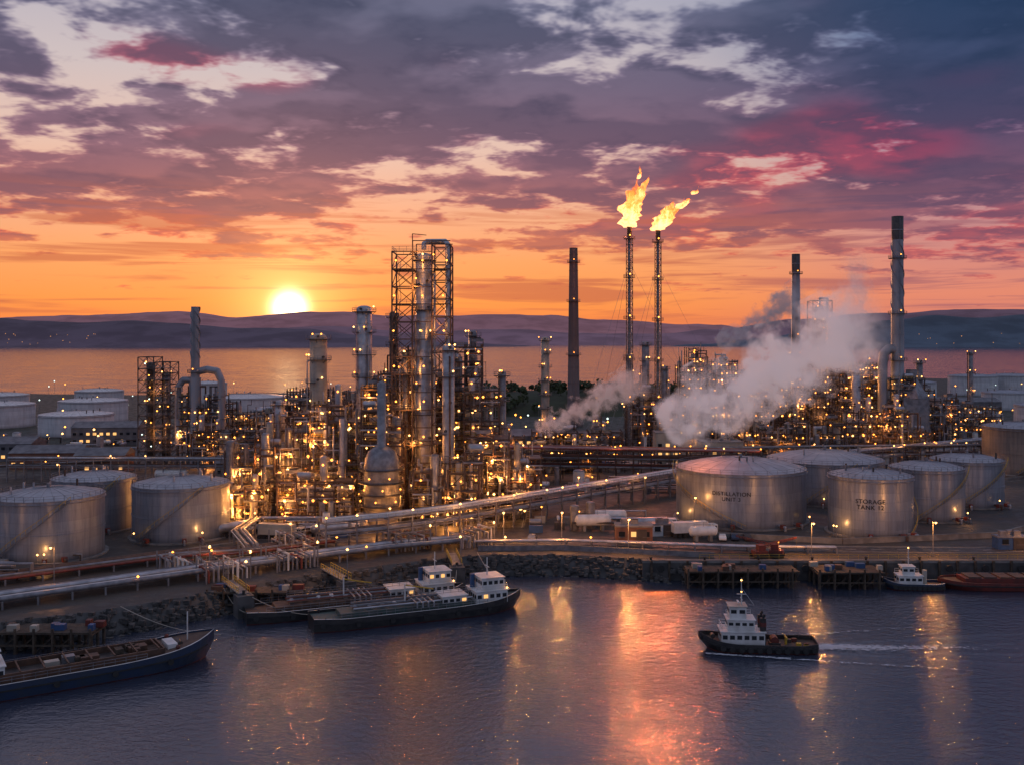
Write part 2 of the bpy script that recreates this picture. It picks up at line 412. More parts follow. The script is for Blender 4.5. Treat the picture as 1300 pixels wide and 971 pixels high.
def process_structure(x,y,w,d,h,seed=0,dens=1.0,nlights=4,mat='brown_steel',power=1500,name='process_unit',top=True):
    st=random.getstate(); random.seed(seed*97+13)
    mb=MB()
    nx=max(1,round(w/4.6)); ny=max(1,round(d/5)); nl=max(2,round(h/4.4))
    xs=[-w/2+w*i/nx for i in range(nx+1)]; ys=[-d/2+d*j/ny for j in range(ny+1)]
    bh=[nl-(random.choice([0,0,1,1,2]) if nl>3 else 0) for i in range(nx)]
    lh=h/nl
    for i,X in enumerate(xs):
        k=max(bh[max(0,i-1)],bh[min(nx-1,i)])
        for Y in ys: mb.box((X,Y,k*lh/2+.4),(.42,.42,k*lh+.8),mat)
    LP=[]
    for i in range(nx):
        a,b=xs[i],xs[i+1]
        for k in range(1,bh[i]+1):
            z=k*lh
            for Y in ys: mb.box(((a+b)/2,Y,z-.15),(b-a-.42,.28,.36),mat)
            for X in (a,b):
                for j in range(ny): mb.box((X,(ys[j]+ys[j+1])/2,z-.16),(.26,ys[j+1]-ys[j]-.42,.34),mat)
            for j in range(ny):
                if R()<.62: mb.box(((a+b)/2,(ys[j]+ys[j+1])/2,z+.06),(b-a-.3,ys[j+1]-ys[j]-.3,.07),'dark_steel')
            if R()<.85: mb.rail([(a,-d/2-.15),(b,-d/2-.15)],z+.1,random.choice(['galv_steel','yellow_paint','galv_steel']),1.1,.07,1.5)
            if R()<.5: mb.rail([(a,d/2),(b,d/2)],z+.1,'galv_steel',1.1,.07,1.5)
            if R()<.4:
                if R()<.5: mb.beam((a,-d/2-.03,z-lh),(b,-d/2-.03,z),.2,mat)
                else: mb.beam((b,-d/2-.03,z-lh),(a,-d/2-.03,z),.2,mat)
            for rep in range(2):
                if R()<.55*dens:
                    p=(U(a,b),-d/2-.35,z-lh+2.6+U(-.2,.4)); mb.lamp(p,random.choice(['lamp_sodium','lamp_sodium','lamp_warm']),U(.18,.34)); LP.append(p)
            if R()<.55*dens:
                p=(U(a,b),U(-d/2,d/2),z-.6); mb.lamp(p,'lamp_sodium',U(.2,.34)); LP.append(p)
            for j in range(ny):
                cy=(ys[j]+ys[j+1])/2; cx=(a+b)/2; zb=z-lh+.15
                q=R()
                if q<.22: mb.drum((cx,cy,zb+1.5),b-a-1.2,U(.6,1.1),random.choice(['alu_clad','galv_steel','rust_steel','cream_paint']))
                elif q<.36: mb.drum((cx,cy,zb+1.4),(ys[j+1]-ys[j])*1.1,U(.6,1.0),random.choice(['alu_clad','galv_steel']),'y')
                elif q<.55: 
                    r=U(.6,1.3); hh=U(2,lh*.9); mb.cyl((cx,cy,zb),(cx,cy,zb+hh),r,random.choice(['alu_clad','galv_steel','cream_paint','rust_steel']),14); mb.sphere((cx,cy,zb+hh),r*.99,'galv_steel',12,.4)
                elif q<.7: mb.box((cx+U(-.5,.5),cy,zb+.9),(U(1.2,2.6),U(1,2),1.8),random.choice(['galv_steel','cream_paint','dark_steel','white_paint']))
            for q in range(random.choice([1,2,3])):
                yy=-d/2-.3+U(-.5,1.6); zz=z-U(.5,lh-1); mb.cyl((a-.3,yy,zz),(b+.3,yy,zz),U(.1,.3),pm(),7)
    N=int(w*h*.085*dens)
    for q in range(N):
        X=U(-w/2,w/2); Y=random.choice([-d/2-U(.2,.9),-d/2+U(.3,2.5),U(-d/2,d/2)]); z0=0 if R()<.5 else U(0,h*.6); z1=min(h*.98,z0+U(3,h*.6))
        r=random.choice([.1,.13,.18,.25,.35])
        if R()<.45: mb.cyl((X,Y,z0),(X,Y,z1),r,pm(),7)
        else:
            X2=max(-w/2,min(w/2,X+U(-6,6))); mb.pipe([(X,Y,z0),(X,Y,z1),(X2,Y,z1),(X2,Y,z1+U(-2,2.5))],r,pm(),7)
    for q in range(int(w*d*.035*dens)+1):
        X=U(-w/2+1,w/2-1); Y=U(-d/2,d/2); r=U(.5,1.3); hh=h*U(.5,1.0)
        mb.cyl((X,Y,0),(X,Y,hh),r,random.choice(['alu_clad','galv_steel','cream_paint']),14,caps=False); mb.sphere((X,Y,hh),r,'galv_steel',12,.5)
    if top:
        for q in range(nx):
            i=random.randrange(nx); X=(xs[i]+xs[i+1])/2+U(-1.5,1.5); z=bh[i]*lh; Y=U(-d/2,d/2); q2=R()
            if q2<.35: mb.cyl((X,Y,z),(X,Y,z+U(3,8)),U(.12,.3),pm(),8)
            elif q2<.6: mb.drum((X,Y,z+1.5),3.2,.9,'alu_clad')
            elif q2<.8:
                r=U(.7,1.2); hh=U(3,7); mb.cyl((X,Y,z),(X,Y,z+hh),r,'alu_clad',14); mb.sphere((X,Y,z+hh),r,'alu_clad',12,.5); mb.lamp((X,Y-r-.3,z+hh*.7))
            else:
                mb.box((X,Y,z+2),(4,3.4,.9),'galv_steel')
                for sx in (-1.8,1.8):
                    for sy in (-1.5,1.5): mb.box((X+sx,Y+sy,z+.8),(.18,.18,1.55),mat)
                mb.cyl((X,Y,z+2.46),(X,Y,z+2.9),1.3,'dark_steel',16)
    sx=w/2+.9 if R()<.5 else -w/2-.9
    for k in range(nl-1):
        za,zb=k*lh,(k+1)*lh; ya,yb=(-d/2,-d/2+3.6) if k%2==0 else (-d/2+3.6,-d/2)
        for o in (-.4,.4): mb.beam((sx+o,ya,za),(sx+o,yb,zb),.14,'galv_steel')
        for t in range(8): mb.box((sx,ya+(yb-ya)*(t+.5)/8,za+(zb-za)*(t+.5)/8),(.8,.26,.05),'galv_steel')
        mb.box((sx,yb,zb),(1.2,1.2,.1),'dark_steel')
    o=mb.build(name,(x,y,0))
    random.shuffle(LP)
    for p in LP[:nlights]:
        light(o,(p[0],p[1]-.35,p[2]),1.3*power*U(.7,1.4))
    random.setstate(st)
    return o

process_structure(-76,292,13,12,21,1,1.2,4)
process_structure(-63.6,285,14,12,28,2,1.3,6)
process_structure(-48.7,281,14,12,31,3,1.3,6)
process_structure(-39.5,300,10,12,39,4,1.2,4)
process_structure(-21,298,24,14,47,5,1.2,6)
process_structure(-8.7,291,10,12,39,6,1.2,5)
process_structure(-3,279,13,11,22,7,1.3,5)
process_structure(-64,338,30,14,32,8,1.1,4)
process_structure(-38,345,24,14,32,9,1.0,3)
process_structure(-52,266.5,20,7,12,10,1.4,5)
process_structure(-17,268,18,9,19,11,1.4,6)
process_structure(-72,272,10,7,9,12,1.3,3)
process_structure(-35.5,276,11,9,30,13,1.3,4)
process_structure(-29,330,20,14,36,14,1.0,2)
process_structure(4,292,9,9,15,15,1.2,2)
# left unit
process_structure(-124,400,17,12,31,20,1.1,4,'dark_steel')
process_structure(-110,386,24,10,14,21,1.1,3)
process_structure(-104,425,36,12,22,22,1.0,3)
process_structure(-66,440,40,14,26,23,1.0,3)
# right unit
process_structure(90,500,14,12,44,30,1.2,3,'dark_steel',2000)
process_structure(105,498,13,12,42,31,1.2,3,'dark_steel',2000)
process_structure(113,446,32,14,30,32,1.2,6,'brown_steel',2000)
process_structure(152,442,18,14,38,33,1.2,5,'brown_steel',2000)
process_structure(170,432,16,12,32,34,1.2,4,'dark_steel',2000)
process_structure(191,450,16,12,26,35,1.1,4,'dark_steel',2000)
process_structure(112,398,38,12,16,36,1.3,5,'brown_steel',1800)
process_structure(150,402,34,12,20,37,1.3,5,'brown_steel',1800)
process_structure(60,452,16,10,26,38,1.1,3,'dark_steel',1800)
process_structure(134,480,50,14,36,39,1.0,4,'dark_steel',2000)
process_structure(26,400,36,10,12,40,1.2,4,'brown_steel',1500)
process_structure(20,372,26,8,9,41,1.2,3,'brown_steel',1300)
process_structure(215,470,26,12,17,42,1.0,3,'dark_steel',1500)
process_structure(76,520,30,12,24,43,1.0,2,'dark_steel',1500)
process_structure(-6,395,22,10,10,44,1.0,2,'brown_steel',1300)

def main_tower():
    mb=MB(); random.seed(5)
    w,d,h=16.4,11,77
    lattice(mb,-w/2,-w/2+5.8,-d/2,d/2,0,h-3,15,.4,'brown_steel')
    lattice(mb,w/2-5.2,w/2,-d/2,d/2,0,h-1,15,.4,'brown_steel')
    for k in range(1,16):
        z=(h-3)*k/15
        for Y in (-d/2,d/2): mb.beam((-w/2+5.8,Y,z),(w/2-5.2,Y,z),.26,'brown_steel')
        if k%2==0:
            mb.box((-w/2+2.9,0,z+.15),(5.4,d-.6,.08),'dark_steel'); mb.box((w/2-2.6,0,z+.15),(4.8,d-.6,.08),'dark_steel')
            mb.rail([(-w/2,-d/2-.1),(w/2,-d/2-.1)],z+.2,'galv_steel',1.1,.08,2)
            for xx in (-w/2+1,w/2-1.5,.5):
                if R()<.75: mb.lamp((xx+U(-.6,.6),-d/2-.3,z+2.4),'lamp_sodium',.26)
    L=column(mb,.3,0,h-3,2.9,'alu_clad',9,0,1,True,2.3)
    column(mb,-4.9,1,46,1.1,'galv_steel',4)
    mb.pipe([(.3,0,h-2),(.3,0,h-.4),(1.1,0,h+.3),(6.4,-.5,h+.3),(7.2,-1.2,h-.6),(7.2,-1.2,42),(7.2,-4,40),(7.2,-4,8)],.72,'alu_clad',14)
    mb.pipe([(-2.7,-3.2,60),(-2.7,-3.2,10)],.3,'galv_steel'); mb.pipe([(3.6,-3.4,68),(3.6,-3.4,12)],.35,'alu_clad')
    mb.rail([(-w/2,-d/2),(w/2,-d/2),(w/2,d/2),(-w/2,d/2),(-w/2,-d/2)],h-2.8,'galv_steel',1.2,.08,2)
    for X in (-w/2+5.8,w/2-5.2):
        for Y in (-d/2,d/2): mb.beam((X,Y,h-3),(X,Y,h),.3,'brown_steel')
    for Y in (-d/2,d/2): mb.beam((-w/2+5.8,Y,h),(w/2,Y,h),.26,'brown_steel')
    mb.beam((-3,0,h-3),(-3,0,h+2.5),.25,'brown_steel'); mb.beam((-3,0,h+2.5),(1,0,h+2.1),.2,'brown_steel')
    for k in range(14):
        za=h*k/15; zb=h*(k+1)/15; ya,yb=(-3,3) if k%2 else (3,-3)
        for o in (-.4,.4): mb.beam((-w/2+1.2+o,ya,za),(-w/2+1.2+o,yb,zb),.13,'galv_steel')
    o=mb.build('distillation_tower',(-25.5,285,0))
    for z in (20,31,42,53,64,73): light(o,(U(-5,5),-7,z),1000)
main_tower()
distillation_column(-58.5,301,51,2.6,'cream_paint',7)
distillation_column(-45,303,59.5,2.4,'alu_clad',8)
distillation_column(-37,312,58,1.4,'rust_steel',6)
distillation_column(-17.2,269,48,1.65,'alu_clad',6)
distillation_column(16,480,50,2.0,'cream_paint',7)
distillation_column(61,455,48,1.7,'galv_steel',6)
distillation_column(69,452,37,1.6,'galv_steel',5)
distillation_column(55,470,42,1.3,'galv_steel',5)
distillation_column(125,440,43,1.7,'alu_clad',6)
distillation_column(147,425,36,1.9,'alu_clad',5)
distillation_column(-12,306,52,1.3,'galv_steel',5)
distillation_column(-3,296,40,1.2,'galv_steel',5)
distillation_column(-70,300,31,1.5,'alu_clad',4)
distillation_column(180,440,40,1.4,'galv_steel',5)
distillation_column(258,560,42,1.2,'galv_steel',4)
distillation_column(100,430,36,1.4,'galv_steel',4)

mb=MB(); random.seed(8)
mb.cyl((0,0,0),(0,0,5),4.2,'concrete',24)
mb.lathe((0,0,0),[(4.2,5),(4.7,6),(4.7,16),(4.5,18),(3.6,20),(2,21.2),(1.2,21.4),(1.2,38),(.1,38.5)],'galv_steel',28)
for z in (6,9,12,15.5): mb.lathe((0,0,z),[(4.72,0),(5.9,0),(5.9,-.2),(4.72,-.2)],'dark_steel',28,False); mb.rail([(5.8*math.cos(t*.45),5.8*math.sin(t*.45)) for t in range(15)],z,'galv_steel',1.1,.07,2)
for t in range(8): mb.lamp((6*math.cos(-2.6+t*.3),6*math.sin(-2.6+t*.3),7.5+(t%3)*3),'lamp_sodium',.22)
o=mb.build('reactor_vessel',(-34.3,262,0)); light(o,(-1,-8,4),900); light(o,(5,-7,9),700)

mb=MB(); random.seed(15)
lattice(mb,-4.2,4.2,-4,4,0,66,14,.36,'dark_steel'); L=column(mb,0,0,64,2.2,'galv_steel',9); mb.pipe([(0,0,64),(0,0,67),(3.4,0,67),(3.4,0,20)],.5,'alu_clad')
for k in range(1,14):
    mb.box((0,0,66*k/14+.2),(8,7.6,.08),'dark_steel'); mb.rail([(-4.3,-4.2),(4.3,-4.2)],66*k/14+.2,'galv_steel',1.1,.08,2)
    mb.lamp((U(-4,4),-4.5,66*k/14+2.2))
o=mb.build('distillation_tower',(136,440,0)); 
for z in (15,35,55): light(o,(0,-7,z),1200)
mb=MB(); random.seed(16)
lattice(mb,-6.4,-.2,-5,5,0,42,9,.36,'dark_steel'); lattice(mb,.2,6.4,-5,5,0,40,9,.36,'dark_steel')
column(mb,-3.2,0,40,1.3,'dark_steel',5); column(mb,3.2,0,36,1.3,'galv_steel',5)
for k in range(1,9):
    mb.box((0,0,42*k/9+.2),(12.4,9.6,.08),'dark_steel'); mb.rail([(-6.4,-5.2),(6.4,-5.2)],42*k/9+.2,'galv_steel',1.1,.08,2); mb.lamp((U(-6,6),-5.5,42*k/9+2.2),random.choice(['lamp_sodium','lamp_cool']))
o=mb.build('distillation_tower',(-142,400,0)); light(o,(0,-8,12),900); light(o,(0,-8,28),700)

# flares
def flare_stack(x,y,h,seed):
    random.seed(seed); mb=MB()
    mb.box((0,0,.5),(6,6,1),'concrete'); mb.cyl((0,0,1),(0,0,h),.62,'galv_steel',14)
    s=1.55; C=[(s*math.cos(a),s*math.sin(a)) for a in (math.pi/2,math.pi/2+2.094,math.pi/2+4.189)]
    n=int(h/2.6); top=h-5
    for c in C: mb.beam((c[0],c[1],1),(c[0],c[1],top),.26,'rust_steel')
    for k in range(n):
        z0=1+(top-1)*k/n; z1=1+(top-1)*(k+1)/n
        for i in range(3):
            a,b=C[i],C[(i+1)%3]
            mb.beam((a[0],a[1],z0),(b[0],b[1],z0),.14,'rust_steel')
            if k%2: mb.beam((a[0],a[1],z0),(b[0],b[1],z1),.14,'rust_steel')
            else: mb.beam((b[0],b[1],z0),(a[0],a[1],z1),.14,'rust_steel')
    for z in (h*.25,h*.42,h*.6,h*.78,h-5):
        mb.lathe((0,0,z),[(.7,0),(2.5,0),(2.5,-.15),(.7,-.15)],'dark_steel',14,False)
        mb.rail([(2.4*math.cos(t*.524),2.4*math.sin(t*.524)) for t in range(13)],z,'galv_steel',1.1,.08,1.4)
        mb.lamp((0,-2.7,z+1.3),'lamp_sodium',.3)
    mb.lathe((0,0,0),[(.62,h-4.5),(.95,h-4.2),(.95,h-.5),(1.15,h),(.9,h),(.8,h-2)],'dark_steel',16)
    for i in range(3): 
        t=i*2.1; mb.cyl((.9*math.cos(t),.9*math.sin(t),h-6),(1.1*math.cos(t),1.1*math.sin(t),h+.4),.1,'dark_steel',6)
    mb.pipe([(.95,-.6,1),(.95,-.6,h-5)],.15,'alu_clad')
    for i in range(3):
        t=math.pi/2+i*2.094+.3
        for hh in (h*.5,h*.85): mb.beam((0,0,hh),(40*math.cos(t),40*math.sin(t),0),.07,'galv_steel')
    return mb.build('flare_stack',(x,y,0))
f1=flare_stack(49,416,96,51); f2=flare_stack(61.5,420,95,52)
m,nt,out=newmat('flame')
at=nt.new('ShaderNodeAttribute',attribute_name='burn'); hb=at.outputs['Fac']
tc=nt.new('ShaderNodeTexCoord').outputs['Object']
nz=nt.noise(nt.vmul(tc,(1,1,.6)),.5,5,.65,.8)
hh=nt.M('ADD',hb,nt.M('MULTIPLY',nt.M('SUBTRACT',nz,.5),1.8))
colr=nt.ramp(hh,[(0,(1,.07,.004)),(.35,(1,.17,.015)),(.7,(1,.28,.05)),(1,(1,.46,.18))])
stg=nt.smooth(hh,0,1.1,.9,3.4)
em=nt.new('ShaderNodeEmission'); nt.put(em.inputs[0],colr); nt.put(em.inputs[1],stg)
tr=nt.new('ShaderNodeBsdfTransparent'); mx=nt.new('ShaderNodeMixShader')
nt.put(mx.inputs[0],nt.smooth(hh,.08,.72,.0,.62)); nt.l.new(tr.outputs[0],mx.inputs[1]); nt.l.new(em.outputs[0],mx.inputs[2]); nt.l.new(mx.outputs[0],out.inputs[0])
m.cycles.emission_sampling='NONE'
def flame(parent,h,tongues,seed,power):
    random.seed(seed); vs=[];fs=[];heat=[]
    for (pts,rad) in tongues:
        n=16; K=30; o=len(vs); rad*=1.35
        for k in range(K+1):
            t=k/K; s=t*(len(pts)-1); i=min(int(s),len(pts)-2); u=s-i; 
            p0=Vector(pts[max(0,i-1)]);p1=Vector(pts[i]);p2=Vector(pts[i+1]);p3=Vector(pts[min(len(pts)-1,i+2)])
            p=.5*((2*p1)+(-p0+p2)*u+(2*p0-5*p1+4*p2-p3)*u*u+(-p0+3*p1-3*p2+p3)*u**3)
            r=rad*(.25+1.1*math.sin(math.pi*min(1,t*1.15+.08))**.8)*(1-t)**.55 if t<1 else .01
            for j in range(n):
                a=2*math.pi*j/n; dv=Vector((math.cos(a),math.sin(a),.0))
                q=p+dv*r; nn=mnoise.noise(q*.33+Vector((seed,0,0)))*1.6+mnoise.noise(q*.9)*.8
                q=p+dv*r*(1+nn*.75)+Vector((0,0,nn*1.2*t))
                vs.append(tuple(q)); heat.append(max(0,1.1-t*.95))
        for k in range(K):
            for j in range(n): fs.append((o+k*n+j,o+k*n+(j+1)%n,o+(k+1)*n+(j+1)%n,o+(k+1)*n+j))
    me=bpy.data.meshes.new('flame'); me.from_pydata(vs,[],fs); me.materials.append(MATS['flame'])
    for p in me.polygons: p.use_smooth=True
    a=me.attributes.new('burn','FLOAT','POINT'); a.data.foreach_set('value',heat)
    ob=bpy.data.objects.new('flame',me); COL.objects.link(ob); ob.parent=parent; ob.location=(0,0,h)
    light(ob,(1.5,0,7),power,(1,.23,.07),1.3,'flame_light')
flame(f1,96,[([(0,0,-.3),(.4,0,5),(2.4,.3,11),(2.6,0,17),(5.2,0,23)],2.3),([(.5,.3,3),(2.4,0,8),(5.6,.2,13),(8.4,0,15)],1.9),([(-.2,0,4),(-.2,0,9),(1.6,.4,15),(1.4,0,21)],1.7),([(2,0,10),(5,0,14),(7.5,.2,19),(8.8,0,22)],1.2),([(3.8,0,20),(4.6,0,23),(4.2,0,26)],.6)],3,330000)
flame(f2,95,[([(0,0,-.3),(1.6,0,3.5),(5,.3,6),(8.5,0,9),(12,0,15)],2.0),([(.5,.3,1.5),(3.4,0,6),(7.6,.2,9),(12.4,0,9.5)],1.8),([(2,0,4),(5,.2,9.5),(7,0,12.5)],1.3),([(9,0,9),(12,0,12.5),(14.6,0,13)],1.1),([(14.8,0,15),(16.4,0,16.5),(17.2,0,19)],.8)],4,260000)

# chimneys
def chimney(x,y,h,r0,r1,mat,cap='dark_steel',caph=0,strakes=False,plats=(),name='chimney',extra=None):
    mb=MB()
    mb.lathe((0,0,0),[(r0*1.5,0),(r0*1.5,3),(r0,3.2),(r0+(r1-r0)*.5,h*.5),(r1,h-caph)],mat,28)
    zc=h-caph
    mb.lathe((0,0,0),[(r1+.05,zc-.1),(r1+.06,h),(r1*.8,h+.02),(r1*.75,h-2)],cap if caph else mat,28)
    for k in range(int(h/9)):
        z=6+k*9; rr=r0+(r1-r0)*z/h; mb.lathe((0,0,z),[(rr,0),(rr+.14,.03),(rr+.14,.3),(rr,.33)],mat,28,False)
    if strakes:
        for s3 in range(3):
            prev=None
            for k in range(40):
                z=zc-(h*.33)*k/39; t=k*.22+s3*2.094; a=(r1*math.cos(t),r1*math.sin(t),z); b=((r1+.45)*math.cos(t),(r1+.45)*math.sin(t),z)
                if prev: mb.add([prev[0],a,b,prev[1]],[(0,1,2,3)],mat)
                prev=(a,b)
    for z in plats:
        rr=r0+(r1-r0)*z/h; mb.lathe((0,0,z),[(rr,0),(rr+1.3,0),(rr+1.3,-.2),(rr,-.2)],'dark_steel',24,False)
        mb.rail([((rr+1.25)*math.cos(t*.393),(rr+1.25)*math.sin(t*.393)) for t in range(17)],z,'galv_steel',1.1,.08,1.6)
        mb.lamp((0,-rr-1.5,z+1.4),'lamp_sodium',.24)
    for dx in (-.25,.25): mb.beam((dx,-r0-.3,3),(dx,-r1-.3,h-1),.07,'galv_steel')
    for k in range(int(h)): 
        z=3+k
        if z<h-1: rr=r0+(r1-r0)*z/h; mb.beam((-.25,-rr-.3,z),(.25,-rr-.3,z),.05,'galv_steel')
    if extra: extra(mb)
    return mb.build(name,(x,y,0))
chimney(34.6,560,100,3.6,2.3,'chimney_concrete',plats=(40,70,92))
chimney(144,505,92,2.5,2.0,'chimney_steel','dark_steel',9,plats=(50,82))
def ductR(mb):
    mb.pipe([(0,0,44),(-4,-1,45),(-6.5,-2,43),(-7.2,-2,38),(-7.2,-2,10)],2.0,'chimney_steel',18)
    mb.box((6,0,12),(11,11,24),'galv_steel'); mb.lathe((6,0,24),[(7.5,0),(2.4,8),(2.4,12)],'galv_steel',4,False)
chimney(166.5,430,102,2.9,2.4,'chimney_steel','dark_steel',10,True,(40,60,84),extra=ductR)
def ductL(mb):
    mb.pipe([(0,0,36),(5,-1,37.2),(9,-1,36.5),(10.6,-1,33),(10.6,-1,4)],1.4,'chimney_steel',16)
    mb.pipe([(-1,0,33),(-4.5,-1,33),(-6.5,-1,30),(-6.5,-1,8)],1.3,'chimney_steel',16)
    mb.cyl((0,0,3),(0,0,34),2.6,'chimney_steel',20,r2=2.2)
chimney(-126,396,62,1.9,1.6,'chimney_steel',strakes=True,plats=(36,),extra=ductL)
chimney(79,410,28,1.4,1.3,'chimney_concrete')

# ------------------------------------------------------------------ pipe racks
def offs(pts,o):
    res=[]
    for i,p in enumerate(pts):
        p=Vector(p)
        d0=(p-Vector(pts[i-1])).normalized() if i>0 else None
        d1=(Vector(pts[i+1])-p).normalized() if i<len(pts)-1 else None
        if d0 is None: d0=d1
        if d1 is None: d1=d0
        n0=Vector((-d0.y,d0.x)); n1=Vector((-d1.y,d1.x)); n=(n0+n1).normalized(); k=1/max(.4,n.dot(n0))
        res.append(p+n*o*k)
    return res
def pipe_rack(pts,w,levels,npipe,seed,step=6,mats=None,rmax=.45,lamps=.3,nlights=2,name='pipe_rack',frame='galv_steel'):
    random.seed(seed); mb=MB(); o0=Vector(pts[0]); P=[Vector(p)-o0 for p in pts]
    for z in levels:
        x=-w/2+.3
        while x<w/2-.25:
            r=random.choice([.12,.16,.22,.3,rmax,rmax*.8]); x+=r
            if x+r>w/2: break
            q=offs(P,x); mt=random.choice(mats or PIPEM)
            mb.pipe([(a.x,a.y,z+.17+r) for a in q],r,mt,9)
            x+=r+U(.08,.3)
    LP=[]; top=max(levels)
    for i in range(len(P)-1):
        a,b=P[i],P[i+1]; L=(b-a).length; d=(b-a).normalized(); nrm=Vector((-d.y,d.x)); an=math.atan2(d.y,d.x)
        k=max(1,int(L/step))
        for j in range(k+1):
            q=a+d*(L*j/k) if j<k or i==len(P)-2 else None
            if q is None: continue
            for sg in (-1,1):
                e=q+nrm*sg*w/2; mb.box((e.x,e.y,top/2+.1),(.32,.32,top+.5),frame,an)
            for z in levels: mb.box((q.x,q.y,z),(.28,w-.32,.3),frame,an)
            if R()<lamps:
                e=q+nrm*(-1)*(w/2+.3); p=(e.x,e.y,top+1.6); mb.beam((e.x,e.y,top),p,.08,frame); mb.lamp(p,random.choice(['lamp_sodium','lamp_warm']),.24); LP.append(p)
        if top>4:
            for sg in (-1,1):
                u=a+nrm*sg*w/2; v=b+nrm*sg*w/2
                for z in levels: mb.beam((u.x,u.y,z-.02),(v.x,v.y,z-.02),.24,frame)
            if R()<.8:
                u=a+nrm*(-w/2-.2); v=b+nrm*(-w/2-.2); mb.rail([(u.x,u.y),(v.x,v.y)],top+.2,'galv_steel',1.1,.07,2)
    ob=mb.build(name,(o0.x,o0.y,0)); random.shuffle(LP)
    for p in LP[:nlights]: light(ob,(p[0],p[1],p[2]+.3),500,(1,.42,.12))
bright=['alu_clad','galv_steel','white_paint','alu_clad','galv_steel','red_pipe']
pipe_rack([(-44,231),(-31,238),(-15,250),(52,318),(100,352)],5.5,[4.2,7.0],8,61,nlights=4,mats=bright)
pipe_rack([(-170,140),(-96,186),(-62,211),(-30,232),(-12,240)],8.5,[1.2],9,62,nlights=3,mats=bright,rmax=.5,lamps=.2)
pipe_rack([(-180,178),(-104,203),(-76,224),(-60,228),(-44,240)],7,[.9],9,63,nlights=2,mats=['rust_steel','brown_steel','galv_steel','red_pipe','alu_clad'])
pipe_rack([(-9,238),(13,239),(55,232),(75,231)],3,[1.0],3,64,nlights=1,mats=['alu_clad','white_paint'],rmax=.6,lamps=.15)
pipe_rack([(-8,352),(30,346),(84,338)],9,[5,8,11],8,65,nlights=3,mats=['rust_steel','dark_steel','galv_steel','red_pipe'],frame='brown_steel')
pipe_rack([(-175,348),(-90,346),(-76,330)],6,[5,7.5],8,66,nlights=2)
pipe_rack([(100,352),(132,372),(200,415),(260,440)],6,[5,7.5],8,67,nlights=3,mats=bright)
pipe_rack([(-230,330),(-140,372),(-90,372)],5,[4],8,68,nlights=1)
pipe_rack([(-150,200),(-128,248),(-128,300),(-100,318),(-78,318)],4,[1],8,69,nlights=1,mats=bright)
pipe_rack([(-66,256),(-66,240),(-58,222)],4,[3.2],8,70,nlights=1,mats=bright)
pipe_rack([(-2,366),(60,372),(120,380),(180,385)],5,[5,8],8,71,nlights=3,mats=['rust_steel','dark_steel','galv_steel'],frame='brown_steel')
for sd,(mx_,my_) in enumerate([(-60,207),(-48,217),(-25,236),(-10,240),(-70,212),(-52,236)]):
    random.seed(80+sd); mb=MB()
    for i in range(9):
        x=-4+i; z=U(1.8,4.2); r=U(.13,.28)
        mb.pipe([(x,-3,.1),(x,-3,z),(x,3,z),(x,3,.1)],r,random.choice(bright),8); mb.lathe((x,U(-2,2),z+.3),[(.05,0),(.38,.05),(.38,.12),(.05,.2)],'red_pipe',10)
    for sx in (-4.6,4.6):
        for sy in (-3.3,3.3): mb.box((sx,sy,2.3),(.25,.25,4.6),'galv_steel')
    mb.rail([(-4.6,-3.5),(4.6,-3.5),(4.6,3.5)],4.6,'galv_steel'); mb.box((0,-3.3,4.5),(9,.25,.25),'galv_steel')
    mb.lamp((4.6,-3.3,5.4),'lamp_warm',.26)
    o=mb.build('valve_manifold',(mx_,my_,0),.6); light(o,(4.6,-3.3,5.8),500,(1,.42,.12))

# ------------------------------------------------------------------ buildings / small site objects
def building(name,x,y,w,d,h,rot=0,mat='brick',roof='roof_sheet',pitch=2.5,win=True,lit=.4):
    mb=MB()
    mb.box((0,0,h/2-.1),(w,d,h+.2),mat)
    if pitch>0:
        e=.4; vs=[(-w/2-e,-d/2-e,h+.1),(w/2+e,-d/2-e,h+.1),(w/2+e,0,h+pitch),(-w/2-e,0,h+pitch),(-w/2-e,d/2+e,h+.1),(w/2+e,d/2+e,h+.1)]
        mb.add(vs,[(0,1,2,3),(3,2,5,4),(0,3,4),(1,5,2)],roof)
    else:
        mb.box((0,0,h+.2),(w+.4,d+.4,.35),roof)
        for i in range(3): mb.box((U(-w/3,w/3),U(-d/4,d/4),h+.9),(1.6,1.4,1.1),'galv_steel')
    if win:
        n=int(w/3)
        for fl in range(max(1,int(h/3.4))):
            for i in range(n):
                x0=-w/2+w*(i+.5)/n; mb.box((x0,-d/2-.02,1.9+fl*3.3),(1.5,.1,1.2),'window_lit' if R()<lit else 'glass_dark'); mb.box((x0,-d/2-.05,1.22+fl*3.3),(1.8,.2,.1),'concrete')
    mb.box((w*.2,-d/2-.05,1.6),(2.6,.14,3.0),'dark_steel')
    return mb.build(name,(x,y,0),rot)
random.seed(90)
building('warehouse',-178,385,26,14,6,.05,'brick')
building('warehouse',-152,372,18,12,6.5,.05,'brick','roof_sheet')
building('warehouse',-205,408,22,14,7,0,'roof_sheet')
building('workshop',-98,360,16,9,5,0,'cream_paint')
building('office_building',60,388,9,9,13,0,'cream_paint','concrete',0)
building('office_building',82,392,16,10,9,0,'cream_paint','concrete',0)
building('control_room',30,246,9,5,3.6,-.05,'brick','concrete',0)
building('site_cabin',38,252,6,3,2.8,.1,'white_paint','galv_steel',0)
building('warehouse',-190,470,30,15,8,.1,'roof_sheet')
building('warehouse',235,520,36,16,9,.1,'cream_paint')
building('warehouse',290,640,40,20,9,0,'roof_sheet')
building('warehouse',12,430,26,12,8,0,'roof_sheet')
building('substation',-90,300,12,8,6,0,'cream_paint','concrete',0)
building('site_cabin',118,236,7,3,2.8,0,'blue_paint','galv_steel',0)
